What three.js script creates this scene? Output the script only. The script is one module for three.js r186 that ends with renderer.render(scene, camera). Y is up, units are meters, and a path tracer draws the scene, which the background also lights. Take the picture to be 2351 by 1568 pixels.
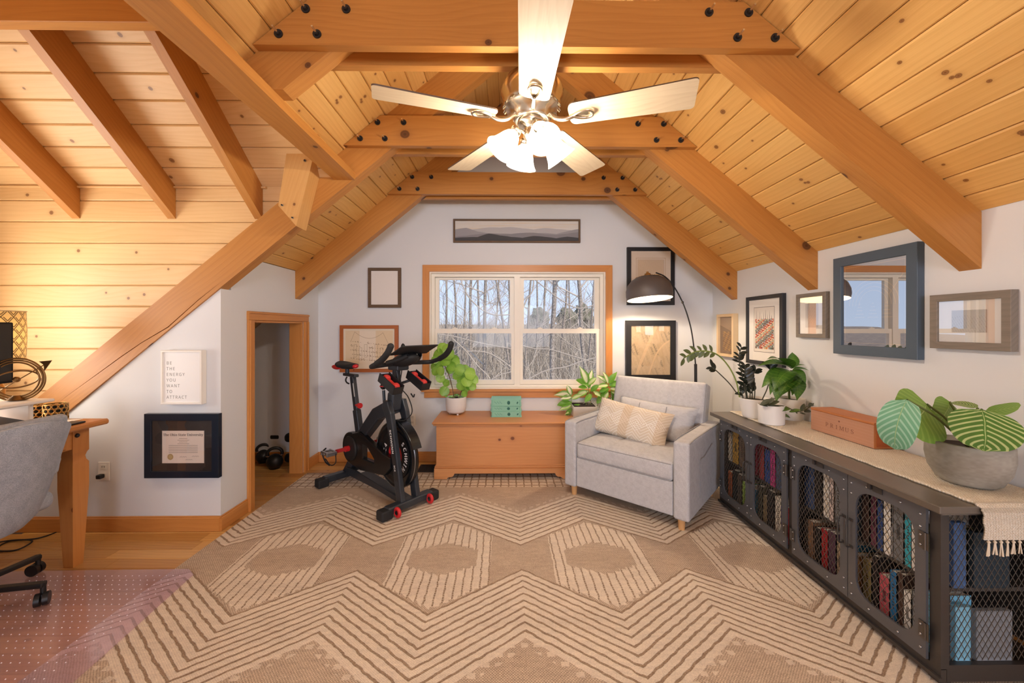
import * as THREE from 'three';
import { RoundedBoxGeometry } from 'three/addons/geometries/RoundedBoxGeometry.js';
import { mergeGeometries, toCreasedNormals } from 'three/addons/utils/BufferGeometryUtils.js';
import { RectAreaLightUniformsLib } from 'three/addons/lights/RectAreaLightUniformsLib.js';

// ---------- camera, sky, sun, large lights, exposure ----------
const F = 890, VX = 1175.5, VY = 753, EYE = 1.27, YAW = Math.atan(9.5 / F);
const scene = new THREE.Scene();
const camera = new THREE.PerspectiveCamera(2 * Math.atan(784 / F) * 180 / Math.PI, 2351 / 1568, 0.05, 300);
camera.position.set(0, EYE, 0);
camera.rotation.y = -YAW;
camera.setViewOffset(2351, 1568, 1175.5 - VX, 784 - VY, 2351, 1568);
camera.updateProjectionMatrix();
const renderer = new THREE.WebGLRenderer({ antialias: true });
renderer.toneMapping = THREE.LinearToneMapping;
renderer.toneMappingExposure = 1.2;
renderer.shadowMap.enabled = true;
RectAreaLightUniformsLib.init();
{ // pale winter sky
  const w = 256, h = 128, a = new Float32Array(w * h * 4);
  for (let j = 0; j < h; j++) for (let i = 0; i < w; i++) {
    const e = Math.max(0, (j / (h - 1) - 0.5) * 2), k = Math.pow(e, 0.6), n = (j * w + i) * 4;
    a[n] = 0.66 - 0.32 * k; a[n + 1] = 0.78 - 0.29 * k; a[n + 2] = 1.0 - 0.16 * k; a[n + 3] = 1;
  }
  const t = new THREE.DataTexture(a, w, h, THREE.RGBAFormat, THREE.FloatType);
  t.mapping = THREE.EquirectangularReflectionMapping; t.magFilter = THREE.LinearFilter; t.needsUpdate = true;
  scene.background = t;
}
function sun() {
  const s = new THREE.DirectionalLight(0xfff0dc, 3.6); s.name = 'sun';
  s.position.set(14, 16, 5); s.target.position.set(0, 0, -12); s.castShadow = true;
  Object.assign(s.shadow.camera, { left: -30, right: 30, top: 30, bottom: -30, near: 0.5, far: 80 });
  scene.add(s, s.target);
}
sun();
function areaLight(name, color, power, w, h, pos, look) {
  const l = new THREE.RectAreaLight(color, power, w, h); l.name = name;
  l.position.set(...pos); l.lookAt(...look); scene.add(l); return l;
}
areaLight('rear_fill_light', 0xe2ebff, 11.5, 2.3, 1.25, [0.1, 1.32, 4.14], [0.1, 1.32, 0]);  // frontal fill added behind the camera, set in the added rear window
areaLight('unseen_dormer_light', 0xfff8ee, 8.5, 1.05, 1.0, [-3.30, 1.25, -1.60], [-1.6, 2.2, -1.68]);  // out of view at the dormer gable, tilted up to light the dormer boards

// ---------- helpers ----------
let seed = 7;
const rnd = () => { seed = (seed * 1664525 + 1013904223) >>> 0; return seed / 4294967296; };
const rr = (a, b) => a + (b - a) * rnd();
const V = (x, y, z) => new THREE.Vector3(x, y, z);
const PI = Math.PI;
/** the point seen at a pixel of the photograph, at depth d in front of the camera's place */
function at(px, py, d) {
  const v = V((px - VX) / F, -(py - VY) / F, -1).applyAxisAngle(V(0, 1, 0), -YAW);
  const k = d / -v.z; return V(v.x * k, EYE + v.y * k, -d);
}
/** the point seen at a pixel, on the level plane y */
function onLevel(px, py, y) { const v = at(px, py, 1); const k = (y - EYE) / (v.y - EYE); return V(v.x * k, y, -k); }
/** the point seen at a pixel, on the upright plane x */
function onSide(px, py, x) { const v = at(px, py, 1); const k = x / v.x; return V(x, EYE + (v.y - EYE) * k, -k); }

const taken = {};
function numbered(n) { if (!(n in taken)) { taken[n] = 0; return n; } taken[n]++; return n + '_' + String(taken[n]).padStart(3, '0'); }
const shadow = o => { o.castShadow = true; o.receiveShadow = true; return o; };
function thing(name, label, category, pos = [0, 0, 0], turn = 0, group) {
  const o = new THREE.Group(); o.name = numbered(name); scene.add(o);
  o.position.set(...(pos.isVector3 ? [pos.x, pos.y, pos.z] : pos)); o.rotation.y = turn;
  o.userData = { label, category }; if (group) o.userData.group = group; return o;
}
function mk(name, geo, mat, parent) {
  if (Array.isArray(geo)) geo = merge(geo);
  const m = shadow(new THREE.Mesh(geo, mat)); m.name = name; (parent || scene).add(m); return m;
}
function struct(name, geo, mat, parent) { const m = mk(name, geo, mat, parent); if (!parent) { m.name = numbered(name); m.userData.kind = 'structure'; } return m; }
function single(name, geo, mat, label, category, group) { const m = mk(name, geo, mat); m.name = numbered(name); m.userData = { label, category }; if (group) m.userData.group = group; return m; }
function merge(list) {
  return mergeGeometries(list.map(g => { g = g.index ? g.toNonIndexed() : g; const o = new THREE.BufferGeometry();
    for (const k of ['position', 'normal', 'uv']) if (g.attributes[k]) o.setAttribute(k, g.attributes[k]);
    if (!o.attributes.uv) o.setAttribute('uv', new THREE.Float32BufferAttribute(new Float32Array(o.attributes.position.count * 2), 2));
    return o; }));
}
const box = (sx, sy, sz, x = 0, y = 0, z = 0) => new THREE.BoxGeometry(sx, sy, sz).translate(x, y, z);
const rbox = (sx, sy, sz, r = 0.01, x = 0, y = 0, z = 0, n = 2) => new RoundedBoxGeometry(sx, sy, sz, n, Math.min(r, sx / 2.02, sy / 2.02, sz / 2.02)).translate(x, y, z);
const cyl = (r0, r1, h, n = 20, x = 0, y = 0, z = 0) => new THREE.CylinderGeometry(r1, r0, h, n).translate(x, y, z);
function rod(a, b, r, n = 8, r2 = r) { // from a to b
  const d = b.clone().sub(a), g = new THREE.CylinderGeometry(r2, r, d.length(), n);
  g.applyQuaternion(new THREE.Quaternion().setFromUnitVectors(V(0, 1, 0), d.clone().normalize()));
  const m = a.clone().add(b).multiplyScalar(0.5); return g.translate(m.x, m.y, m.z);
}
const tube = (pts, r, seg = 24, n = 8, closed = false) => new THREE.TubeGeometry(new THREE.CatmullRomCurve3(pts.map(p => p.isVector3 ? p : V(...p)), closed), seg, r, n, closed);
const lathe = (pts, n = 36) => new THREE.LatheGeometry(pts.map(p => new THREE.Vector2(...p)), n);
const ball = (r, x = 0, y = 0, z = 0, n = 14) => new THREE.SphereGeometry(r, n, Math.ceil(n * 0.7)).translate(x, y, z);

/** convex (or simple) polygon in x,y between z0 and z1; grain runs along the unit vector dir */
function slab(poly, z0, z1, dir = [1, 0], u0 = rnd(), v0 = rnd(), UL = 2.05, VL = 1.0) {
  const pos = [], uv = [], P = poly.map(p => new THREE.Vector2(...p));
  if (THREE.ShapeUtils.area(P) < 0) P.reverse();
  const tris = THREE.ShapeUtils.triangulateShape(P, []);
  const U = (p) => (p.x * dir[0] + p.y * dir[1]) / UL + u0, W = p => (-p.x * dir[1] + p.y * dir[0]) / VL + v0;
  const push = (p, z, w) => { pos.push(p.x, p.y, z); uv.push(U(p), w === undefined ? W(p) : w); };
  const hi = Math.max(z0, z1), lo = Math.min(z0, z1);
  for (const [a, b, c] of tris) { for (const i of [a, b, c]) push(P[i], hi); for (const i of [a, c, b]) push(P[i], lo, W(P[i]) + 0.37); }
  for (let i = 0; i < P.length; i++) {
    const a = P[i], b = P[(i + 1) % P.length], w = v0 + 0.61 + i * 0.17, dz = (hi - lo) / VL;
    push(a, hi, w); push(a, lo, w + dz); push(b, lo, w + dz); push(a, hi, w); push(b, lo, w + dz); push(b, hi, w);
  }
  const g = new THREE.BufferGeometry();
  g.setAttribute('position', new THREE.Float32BufferAttribute(pos, 3)); g.setAttribute('uv', new THREE.Float32BufferAttribute(uv, 2));
  g.computeVertexNormals(); return g;
}
/** a board: width w along local x from 0, thickness t below local y = 0 is the room face (facing -y), length along z from za(x) to zb(x); both long edges chamfered */
function board(w, t, za, zb, ch = 0.004, row = Math.floor(rnd() * 8), u0 = rnd()) {
  const A = typeof za === 'function' ? za : () => za, B = typeof zb === 'function' ? zb : () => zb;
  const prof = [[0, ch], [ch, 0], [w - ch, 0], [w, ch], [w, t], [0, t]], pos = [], uv = [], n = prof.length;
  const vv = a => (row + 0.04 + 0.92 * Math.min(1, Math.max(0, a / w))) / 8;
  const put = (p, z) => { pos.push(p[0], p[1], z); uv.push(z / 2.05 + u0, vv(p[0])); };
  for (let i = 0; i < n; i++) { const a = prof[i], b = prof[(i + 1) % n];
    put(a, A(a[0])); put(b, A(b[0])); put(b, B(b[0])); put(a, A(a[0])); put(b, B(b[0])); put(a, B(a[0])); }
  for (let i = 1; i < n - 1; i++) { put(prof[0], A(prof[0][0])); put(prof[i + 1], A(prof[i + 1][0])); put(prof[i], A(prof[i][0])); put(prof[0], B(prof[0][0])); put(prof[i], B(prof[i][0])); put(prof[i + 1], B(prof[i + 1][0])); }
  const g = new THREE.BufferGeometry();
  g.setAttribute('position', new THREE.Float32BufferAttribute(pos, 3)); g.setAttribute('uv', new THREE.Float32BufferAttribute(uv, 2));
  g.computeVertexNormals(); return g;
}
/** squared timber, grain along its longest side, edges slightly broken */
function timber(sx, sy, sz, x = 0, y = 0, z = 0, ch = 0.003, u0 = rnd(), v0 = rnd(), UL = 2.05, VL = 1) {
  const m = Math.max(sx, sy, sz), ax = m === sx ? 0 : m === sy ? 1 : 2, [L, a, b] = ax === 0 ? [sx, sz, sy] : ax === 1 ? [sy, sx, sz] : [sz, sx, sy];
  const h = a / 2, k = b / 2, c = Math.min(ch, h * 0.6, k * 0.6), prof = [[-h + c, -k], [h - c, -k], [h, -k + c], [h, k - c], [h - c, k], [-h + c, k], [-h, k - c], [-h, -k + c]], pos = [], uv = [];
  let s = 0; const per = [0]; prof.forEach((p, i) => { const q = prof[(i + 1) % 8]; s += Math.hypot(q[0] - p[0], q[1] - p[1]); per.push(s); });
  const put = (p, e, v) => { const l = e * L / 2, q = ax === 0 ? [l, p[1], p[0]] : ax === 1 ? [p[0], l, p[1]] : [p[0], p[1], l]; pos.push(q[0] + x, q[1] + y, q[2] + z); uv.push(l / UL + u0, v / VL + v0); };
  const fl = ax === 2 ? 1 : -1, tri = (...t) => (fl > 0 ? t : [t[0], t[2], t[1]]).forEach(q => put(...q));
  for (let i = 0; i < 8; i++) { const p = prof[i], q = prof[(i + 1) % 8], vp = per[i], vq = per[i + 1]; tri([p, -1, vp], [q, -1, vq], [q, 1, vq]); tri([p, -1, vp], [q, 1, vq], [p, 1, vp]); }
  for (let i = 1; i < 7; i++) { tri([prof[0], 1, prof[0][1]], [prof[i], 1, prof[i][1]], [prof[i + 1], 1, prof[i + 1][1]]); tri([prof[0], -1, prof[0][1]], [prof[i + 1], -1, prof[i + 1][1]], [prof[i], -1, prof[i][1]]); }
  const g = new THREE.BufferGeometry();
  g.setAttribute('position', new THREE.Float32BufferAttribute(pos, 3)); g.setAttribute('uv', new THREE.Float32BufferAttribute(uv, 2)); g.computeVertexNormals(); return g;
}
function uvPlanar(g, fu, fv) { const p = g.attributes.position, u = new Float32Array(p.count * 2); for (let i = 0; i < p.count; i++) { u[2 * i] = fu(p.getX(i), p.getY(i), p.getZ(i)); u[2 * i + 1] = fv(p.getX(i), p.getY(i), p.getZ(i)); } g.setAttribute('uv', new THREE.Float32BufferAttribute(u, 2)); return g; }

// ---------- noise and textures ----------
const hash = (x, y, s) => { let h = Math.imul(x, 374761393) ^ Math.imul(y, 668265263) ^ Math.imul(s, 1274126177); h = Math.imul(h ^ (h >>> 13), 1274126177); return ((h ^ (h >>> 16)) >>> 0) / 4294967296; };
function vn(x, y, s, px) { // value noise, periodic in x with px cells
  const x0 = Math.floor(x), y0 = Math.floor(y), fx = x - x0, fy = y - y0, a = fx * fx * (3 - 2 * fx), b = fy * fy * (3 - 2 * fy);
  const m = px ? i => ((i % px) + px) % px : i => i, X0 = m(x0), X1 = m(x0 + 1);
  return (hash(X0, y0, s) * (1 - a) + hash(X1, y0, s) * a) * (1 - b) + (hash(X0, y0 + 1, s) * (1 - a) + hash(X1, y0 + 1, s) * a) * b;
}
function dataTex(w, h, fn, srgb = true) {
  const a = new Uint8Array(w * h * 4);
  for (let j = 0; j < h; j++) for (let i = 0; i < w; i++) { const c = fn(i, j), n = (j * w + i) * 4; a[n] = c[0]; a[n + 1] = c[1]; a[n + 2] = c[2]; a[n + 3] = c[3] === undefined ? 255 : c[3]; }
  const t = new THREE.DataTexture(a, w, h, THREE.RGBAFormat); t.wrapS = t.wrapT = THREE.RepeatWrapping; t.magFilter = THREE.LinearFilter; t.minFilter = THREE.LinearMipmapLinearFilter; t.generateMipmaps = true;
  if (srgb) t.colorSpace = THREE.SRGBColorSpace; t.needsUpdate = true; return t;
}
const clamp8 = v => v < 0 ? 0 : v > 255 ? 255 : v;
const mix3 = (a, b, t) => [a[0] + (b[0] - a[0]) * t, a[1] + (b[1] - a[1]) * t, a[2] + (b[2] - a[2]) * t];
/** long-grained wood, 2.05 m by 1 m; strips > 1 gives that many separate boards one above the other */
function woodTex(w, h, o) {
  const { strips = 1, light, dark, knot = [110, 62, 30], knots = 10, grain = 1, vary = 0.1, s = 1, rmin = 0.008, rmax = 0.02 } = o;
  const K = []; let q = s * 7919; const R = () => { q = (Math.imul(q, 1664525) + 1013904223) >>> 0; return q / 4294967296; };
  for (let i = 0; i < knots; i++) { const st = Math.floor(R() * strips), sh = 1 / strips; K.push([R() * 2.05, strips > 1 ? (st + 0.25 + R() * 0.5) * sh : R(), rmin + (rmax - rmin) * R() * R(), st]); }
  const tone = Array.from({ length: strips }, () => R()), off = Array.from({ length: strips }, () => R() * 50);
  return dataTex(w, h, (i, j) => {
    const u = i / w * 2.05, v = j / h, st = Math.min(strips - 1, Math.floor(v * strips)), o1 = off[st];
    let bend = 0, dk = 0, core = 0;
    for (const k of K) { if (strips > 1 && k[3] !== st) continue; let dx = Math.abs(u - k[0]); if (dx > 1.025) dx = 2.05 - dx; if (dx > 0.3) continue; const dy = v - k[1], r = k[2];
      const e = Math.sqrt(dx * dx * 0.12 + dy * dy) / r; bend += Math.sign(dy) * r * 1.2 * Math.exp(-e * 0.8); const c = Math.sqrt(dx * dx * 0.75 + dy * dy) / r; if (c < 1.25) { dk = Math.max(dk, 1 - Math.pow(c / 1.25, 5)); core = Math.max(core, 0.5 + 0.5 * Math.sin(c * 9)); } else dk = Math.max(dk, 0.22 * Math.exp(-(c - 1.25) * 1.3)); }
    const y = v - bend, wv = vn(u * 1.95122 * 1, y * 9 + o1, s, 4) - 0.5, w2 = vn(u * 3.90244, y * 14 + o1, s + 1, 8) - 0.5;
    const ring = (y * 34 + wv * 2.6 + w2 * 1.2), f = ring - Math.floor(ring), late = Math.pow(f, 2.2) * (1 - Math.pow(f, 14));
    const fine = vn(u * 9.7561, y * 420, s + 2, 20) - 0.5, blot = vn(u * 2.92683, v * 5 + o1, s + 3, 6) - 0.5;
    let t = 0.30 * late * grain + 0.22 * fine * grain + 0.28 * blot + 0.22; t += (tone[st] - 0.5) * vary * 2;
    let c = mix3(light, dark, Math.min(1.1, Math.max(0, t)));
    if (dk > 0) c = mix3(c, mix3(knot, [knot[0] * 0.7, knot[1] * 0.66, knot[2] * 0.62], core), Math.min(0.9, dk * 0.85));
    return [clamp8(c[0]), clamp8(c[1]), clamp8(c[2])];
  });
}
function canvasTex(w, h, draw, srgb = true) { const c = document.createElement('canvas'); c.width = w; c.height = h; draw(c.getContext('2d'), w, h); const t = new THREE.CanvasTexture(c); if (srgb) t.colorSpace = THREE.SRGBColorSpace; t.wrapS = t.wrapT = THREE.RepeatWrapping; t.magFilter = THREE.LinearFilter; return t; }
const std = (o) => new THREE.MeshStandardMaterial(o), phys = (o) => new THREE.MeshPhysicalMaterial(o);
const plain = (c, r = 0.6, m = 0, more = {}) => std({ color: c, roughness: r, metalness: m, ...more });

const texBoards = woodTex(2048, 1024, { strips: 8, light: [236, 190, 116], dark: [194, 136, 64], knot: [150, 96, 48], knots: 30, grain: 0.7, vary: 0.12, s: 3, rmin: 0.005, rmax: 0.014 });
const texBeam = woodTex(2048, 1024, { light: [202, 142, 70], dark: [158, 98, 38], knot: [92, 54, 30], knots: 13, grain: 0.75, s: 5, rmin: 0.010, rmax: 0.032 });
const texDormerLit = woodTex(2048, 1024, { strips: 8, light: [238, 202, 148], dark: [202, 154, 94], knot: [150, 104, 64], knots: 24, grain: 0.6, vary: 0.1, s: 8, rmin: 0.005, rmax: 0.013 });  // same pine as the ceiling boards, paler: bright dormer light put into the colour
const texOak = woodTex(1024, 1024, { strips: 8, light: [230, 184, 112], dark: [172, 120, 60], knot: [160, 100, 50], knots: 4, grain: 0.9, vary: 0.6, s: 11 });
const texChest = woodTex(1024, 1024, { light: [222, 158, 100], dark: [184, 116, 64], knot: [130, 66, 30], knots: 7, grain: 0.6, s: 15, rmin: 0.008, rmax: 0.016 });
const texGrey = woodTex(512, 512, { light: [168, 160, 150], dark: [124, 116, 108], knots: 0, grain: 1.1, s: 19 });
const M = {
  boards: std({ map: texBoards, roughness: 0.42 }), beam: std({ map: texBeam, roughness: 0.45 }),
  dormer: std({ map: texDormerLit, roughness: 0.45 }), block: std({ map: texDormerLit, color: 0xe6d2b0, roughness: 0.6 }),
  oak: std({ map: texOak, roughness: 0.32 }), trim: std({ map: texChest, color: 0xf6f0cc, roughness: 0.4 }), chest: std({ map: texChest, roughness: 0.4 }),
  desk: std({ map: texChest, color: 0xece6c8, roughness: 0.45 }),
  wall: plain(0xe0e2e4, 0.9), white: plain(0xf0ece2, 0.5), vinyl: plain(0xf3ecdd, 0.4),
  black: plain(0x18181a, 0.45), matte: plain(0x141416, 0.85), chrome: plain(0xd8d8d8, 0.18, 1), nickel: plain(0xcfc4b0, 0.22, 1),
  gold: plain(0xb8935a, 0.35, 1), pot: plain(0xefedea, 0.45), soil: plain(0x2c211a, 1), red: plain(0xc9252b, 0.4), paper: plain(0xf1ece2, 0.9),
  glass: phys({ color: 0xffffff, roughness: 0.0, transmission: 1, thickness: 0, ior: 1.5, specularIntensity: 0.12 }),
};
// ---------- the room ----------
const XR = 1.965, XL = -1.80, XC = 0.0825, HW = 1.8825, KNEE = 1.753, P = 0.82, DB = 3.70, ZF = 4.2, PL = 0.237;
const NRM = Math.hypot(1, P), CA = 1 / NRM, SA = P / NRM, ceilY = x => KNEE + P * (HW - Math.abs(x - XC));
const RD = [1.587, 2.436, 3.300], RT = 0.08, HX0 = -1.085, HX1 = -0.955, HBOT = EYE + 0.925, XG = -3.26;
const CHEEK = 2.49, DY0 = 2.168, DR = 1.645, dormY = d => DY0 + P * (CHEEK - d);
const frameMat = (e, n, l, o) => new THREE.Matrix4().makeBasis(e, n, l).setPosition(o);
const shp = (pts) => { const s = new THREE.Shape(); pts.forEach((p, i) => i ? s.lineTo(...p) : s.moveTo(...p)); return s; };
const hole = (x0, x1, y0, y1) => { const h = new THREE.Path(); h.moveTo(x0, y0); h.lineTo(x0, y1); h.lineTo(x1, y1); h.lineTo(x1, y0); h.lineTo(x0, y0); return h; };
const extr = (s, depth) => new THREE.ExtrudeGeometry(s, { depth, bevelEnabled: false });

{ // floor: slab plus single oak planks where the rug leaves them bare
  const floor = struct('floor', [box(5.6, 0.2, 8.2, -0.6, -0.118, 0.25)], M.oak);
  let row = 0;
  for (let d = 0.55; d < DB; d += 0.0892, row++) {
    const x1 = d > 3.28 ? XR : d > 2.44 ? -1.60 : -1.45, x0 = d < 2.42 ? XG : -3.0; let x = x0 - rnd() * 0.7;
    while (x < x1) { const L = rr(0.55, 1.15), a = Math.max(x, x0), b = Math.min(x + L, x1);
      if (b - a > 0.04) { const w = Math.min(0.0892, DB - d), g = board(w - 0.0014, 0.016, a + 0.0008, b - 0.0008, 0.0025); g.rotateZ(PI).translate(w, 0, 0).rotateY(PI / 2); const m = mk('plank', g, M.oak, floor); m.position.set(0, 0.0, -d); }
      x += L; }
  }
}
const WIN = { x0: at(986, 700, DB).x, x1: at(1390, 700, DB).x, y0: at(1180, 893, DB).y, y1: at(1180, 624, DB).y };
{ // back wall with the window opening
  const s = shp([[-3.3, -0.02], [XR + 0.12, -0.02], [XR + 0.12, ceilY(XR) - 0.1], [XC, ceilY(XC)], [-3.3, ceilY(-3.3)]]);
  s.holes.push(hole(WIN.x0, WIN.x1, WIN.y0, WIN.y1));
  struct('wall_back', extr(s, 0.16).translate(0, 0, -DB - 0.16), M.wall);
  struct('wall_right', box(0.12, KNEE + 0.02, DB + ZF, XR + 0.06, (KNEE + 0.02) / 2 - 0.01, (ZF - DB) / 2), M.wall);
  // left wall of the room, with the low closet door; drawn in (d, y)
  const l = shp([[2.54, -0.02], [DB, -0.02], [DB, KNEE], [2.54, KNEE]]); l.holes.push(hole(2.755, 3.425, -0.01, 1.327));
  struct('wall_left', extr(l, 0.11).rotateY(PI / 2).translate(XL - 0.11, 0, 0), M.wall);
  const f = shp([[XG, -0.02], [XL, -0.02], [XL, KNEE - PL], [XG, KNEE - PL + P * (XG - XL)]]);
  struct('wall_nook', extr(f, 0.09).translate(0, 0, -2.54), M.wall);
  struct('wall_closet', box(0.08, 1.0, 1.15, -2.98, 0.5, -3.13), M.wall);
  // the part of the room behind the photographer: side wall, rear gable with an added window for fill, dormer gable with an unseen window
  struct('wall_left', box(0.11, KNEE, ZF + 0.80, XL - 0.055, KNEE / 2, (ZF - 0.80) / 2), M.wall);
  struct('wall_nook', box(XL - XG + 0.1, 2.9, 0.1, (XL + XG) / 2 - 0.1, 1.45, -0.75), M.wall);
  const r = shp([[XL - 0.1, -0.02], [XR + 0.12, -0.02], [XR + 0.12, KNEE], [XC, ceilY(XC)], [XL - 0.1, KNEE]]); r.holes.push(hole(-1.08, 1.28, 0.68, 1.96));
  struct('wall_rear', extr(r, 0.12).translate(0, 0, ZF), M.wall);  // unseen rear wall, set far back so the added fill falls off less
  const g = shp([[0.75, -0.02], [2.54, -0.02], [2.54, DY0], [DR, dormY(DR)], [0.75, DY0]]); g.holes.push(hole(1.07, 2.13, 0.74, 1.76));
  struct('wall_gable', extr(g, 0.12).rotateY(PI / 2).translate(XG - 0.12, 0, 0), M.wall);
  for (const [n, x0, x1, ax] of [['added_window_2', -1.08, 1.28, 0], ['unseen_window_3', 1.07, 2.13, 1]]) {
    const y0 = ax ? 0.74 : 0.68, y1 = ax ? 1.76 : 1.96, xm = (x0 + x1) / 2, bars = [box(0.05, y1 - y0 - 0.1, 0.05, x0 + 0.025, (y0 + y1) / 2), box(0.05, y1 - y0 - 0.1, 0.05, x1 - 0.025, (y0 + y1) / 2), box(0.06, y1 - y0 - 0.1, 0.05, xm, (y0 + y1) / 2), box(x1 - x0, 0.05, 0.05, xm, y0 + 0.025), box(x1 - x0, 0.05, 0.05, xm, y1 - 0.025)];
    const o = new THREE.Group(); o.name = n; o.userData.kind = 'structure'; scene.add(o); mk('frame', bars, M.vinyl, o); mk('pane', box(x1 - x0 - 0.06, y1 - y0 - 0.06, 0.004, xm, (y0 + y1) / 2), M.glass, o);
    if (ax) { o.rotation.y = PI / 2; o.position.set(XG - 0.05, 0, 0); } else o.position.set(0, 0, ZF + 0.04);
  }
}
{ // roof: backing, then every board of the ceiling
  const bk = [], T = 0.05, n = 0.019;
  const strip = (sgn, xa, xb, da, db) => { // backing slab on one slope between two x, from depth da to db
    const p = [xa, xb].map(x => [x, KNEE + P * (HW - sgn * (x - XC))]), off = (q, k) => [q[0] + sgn * SA * k, q[1] + CA * k];
    bk.push(slab([off(p[0], n), off(p[1], n), off(p[1], n + T), off(p[0], n + T)], -da, -db));
  };
  strip(1, XC - 0.04, XR + 0.14, -ZF, DB + 0.16); strip(-1, HX0 + 0.01, XC + 0.04, -ZF, DB + 0.16); strip(-1, -3.3, HX0 + 0.01, 2.54, DB + 0.16); strip(-1, XL - 0.1, HX0 + 0.01, -ZF, 0.80);
  // dormer backing, both slopes
  for (const s of [1, -1]) { const q = [[s * (CHEEK - DR + 0.06), DY0 - 0.06 * P], [-s * 0.04, dormY(DR) + 0.04 * P]], off = (p, k) => [p[0] + s * SA * k, p[1] + CA * k];
    bk.push(slab([off(q[0], n), off(q[1], n), off(q[1], n + T), off(q[0], n + T)], XG - 0.1, HX0 + 0.006).rotateY(PI / 2).translate(0, 0, -DR)); }
  const ceiling = struct('ceiling', merge(bk), M.boards);
  const cl = struct('ceiling', slab([[CHEEK - 0.07, HBOT + 0.046], [CHEEK - 0.07, DY0 + 0.07], [DR, dormY(DR) + 0.03], [0.79, DY0 + 0.05], [0.79, HBOT + 0.046]], HX0 + 0.005, HX0 + 0.02).rotateY(PI / 2), M.boards); // boarding over the header, towards the dormer
  const W = 0.113, N = Math.ceil(HW * NRM / W), bays = [[-0.3, 1.627], [1.627, 2.476], [2.476, 3.34], [3.34, DB + 0.01]];
  for (let i = 0; i < N; i++) {
    const a = i * W - 0.018, e0 = Math.max(0, a), w = Math.min(HW * NRM, a + W) - e0; if (w < 0.02) continue;
    for (const [da, db] of bays) {
      const cut = db > 3.6 || da < 0 ? 0 : 0;
      let m = mk('board', board(w - 0.0025, 0.018, da, db, 0.006), M.boards, ceiling);
      m.applyMatrix4(frameMat(V(-CA, SA, 0), V(SA, CA, 0), V(0, 0, -1), V(XR - e0 * CA, KNEE + e0 * SA, 0)));
      const xm = XL + (e0 + w) * CA; if (xm < HX0 + 0.01 && db < 2.5) continue;
      m = mk('board', board(w - 0.0025, 0.018, -db, -da, 0.006), M.boards, ceiling);
      m.applyMatrix4(frameMat(V(CA, SA, 0), V(-SA, CA, 0), V(0, 0, 1), V(XL + e0 * CA, KNEE + e0 * SA, 0)));
    }
  }
  for (let i = 0, L = (CHEEK - DR) * NRM, w0 = 0.127; i * w0 < L; i++) { // far slope of the dormer, boards run across
    const w = Math.min(w0, L - i * w0), cuts = [-XG, rr(2.0, 2.7), -HX1]; cuts[0] = -XG;
    const m = mk('board', board(w - 0.0025, 0.018, -HX0 - 0.004, -XG, 0.006), M.dormer, ceiling);
    m.applyMatrix4(frameMat(V(0, SA, CA), V(0, CA, -SA), V(-1, 0, 0), V(0, DY0 + i * w0 * SA, -CHEEK + i * w0 * CA)));
  }
  // boarded cheek wall above the long rafter
  const xe = y => Math.min(-0.9, XL + (y - KNEE) / P), cheek = struct('wall_cheek', slab([[XG, 0.3], [XG, DY0 + 0.05], [xe(DY0 + 0.05), DY0 + 0.05], [xe(0.3 + 0.25), 0.55]], -CHEEK - 0.019, -CHEEK - 0.06), M.boards);
  const ys = [DY0 + 0.03, 2.081]; while (ys[ys.length - 1] > 0.45) ys.push(ys[ys.length - 1] - 0.1345);
  for (let i = 0; i + 1 < ys.length; i++) { const y0 = ys[i + 1], w = ys[i] - y0; if (xe(y0) < XG) break;
    const m = mk('board', board(w - 0.0025, 0.018, q => -xe(y0 + q), -XG, 0.006), M.dormer, cheek);
    m.applyMatrix4(frameMat(V(0, 1, 0), V(0, 0, -1), V(-1, 0, 0), V(0, y0, -CHEEK))); }
  struct('wall_cheek', slab([[XL - 0.1, ceilY(XL - 0.1)], [HX0 + 0.02, KNEE + P * (HX0 + 0.02 - XL)], [HX0 + 0.02, DY0 + 0.12], [XL - 0.1, DY0 + 0.12]], -0.755, -0.80), M.boards);
  // thin ledger under the dormer slope
  struct('trim_1', timber(HX0 - XG - 0.45, 0.012, 0.02, (HX0 - 0.45 + XG) / 2, DY0 - 0.006, -CHEEK + 0.01), M.dormer);
}
{ // baseboards
  const bb = (name, len, x, z, turn) => { const g = timber(len, 0.086, 0.014, 0, 0.043, 0); const t = timber(len, 0.012, 0.009, 0, 0.089, -0.002); const m = struct(name, [g, t], M.trim); m.position.set(x, 0, z); m.rotation.y = turn; return m; };
  bb('baseboard_back', XR - XL, (XR + XL) / 2, -DB + 0.007, 0);
  bb('baseboard_right', DB + 1.0, XR - 0.007, -(DB - 1.0) / 2, -PI / 2);
  bb('baseboard_nook', XL - XG, (XL + XG) / 2, -2.45 + 0.007, 0);
  bb('baseboard_left', 2.69 - 2.44, XL + 0.007, -(2.69 + 2.44) / 2, PI / 2);
  bb('baseboard_left', DB - 3.50, XL + 0.007, -(DB + 3.50) / 2, PI / 2);
  bb('baseboard_closet', 1.06, -2.44, -DB + 0.007, 0);
}
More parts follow.
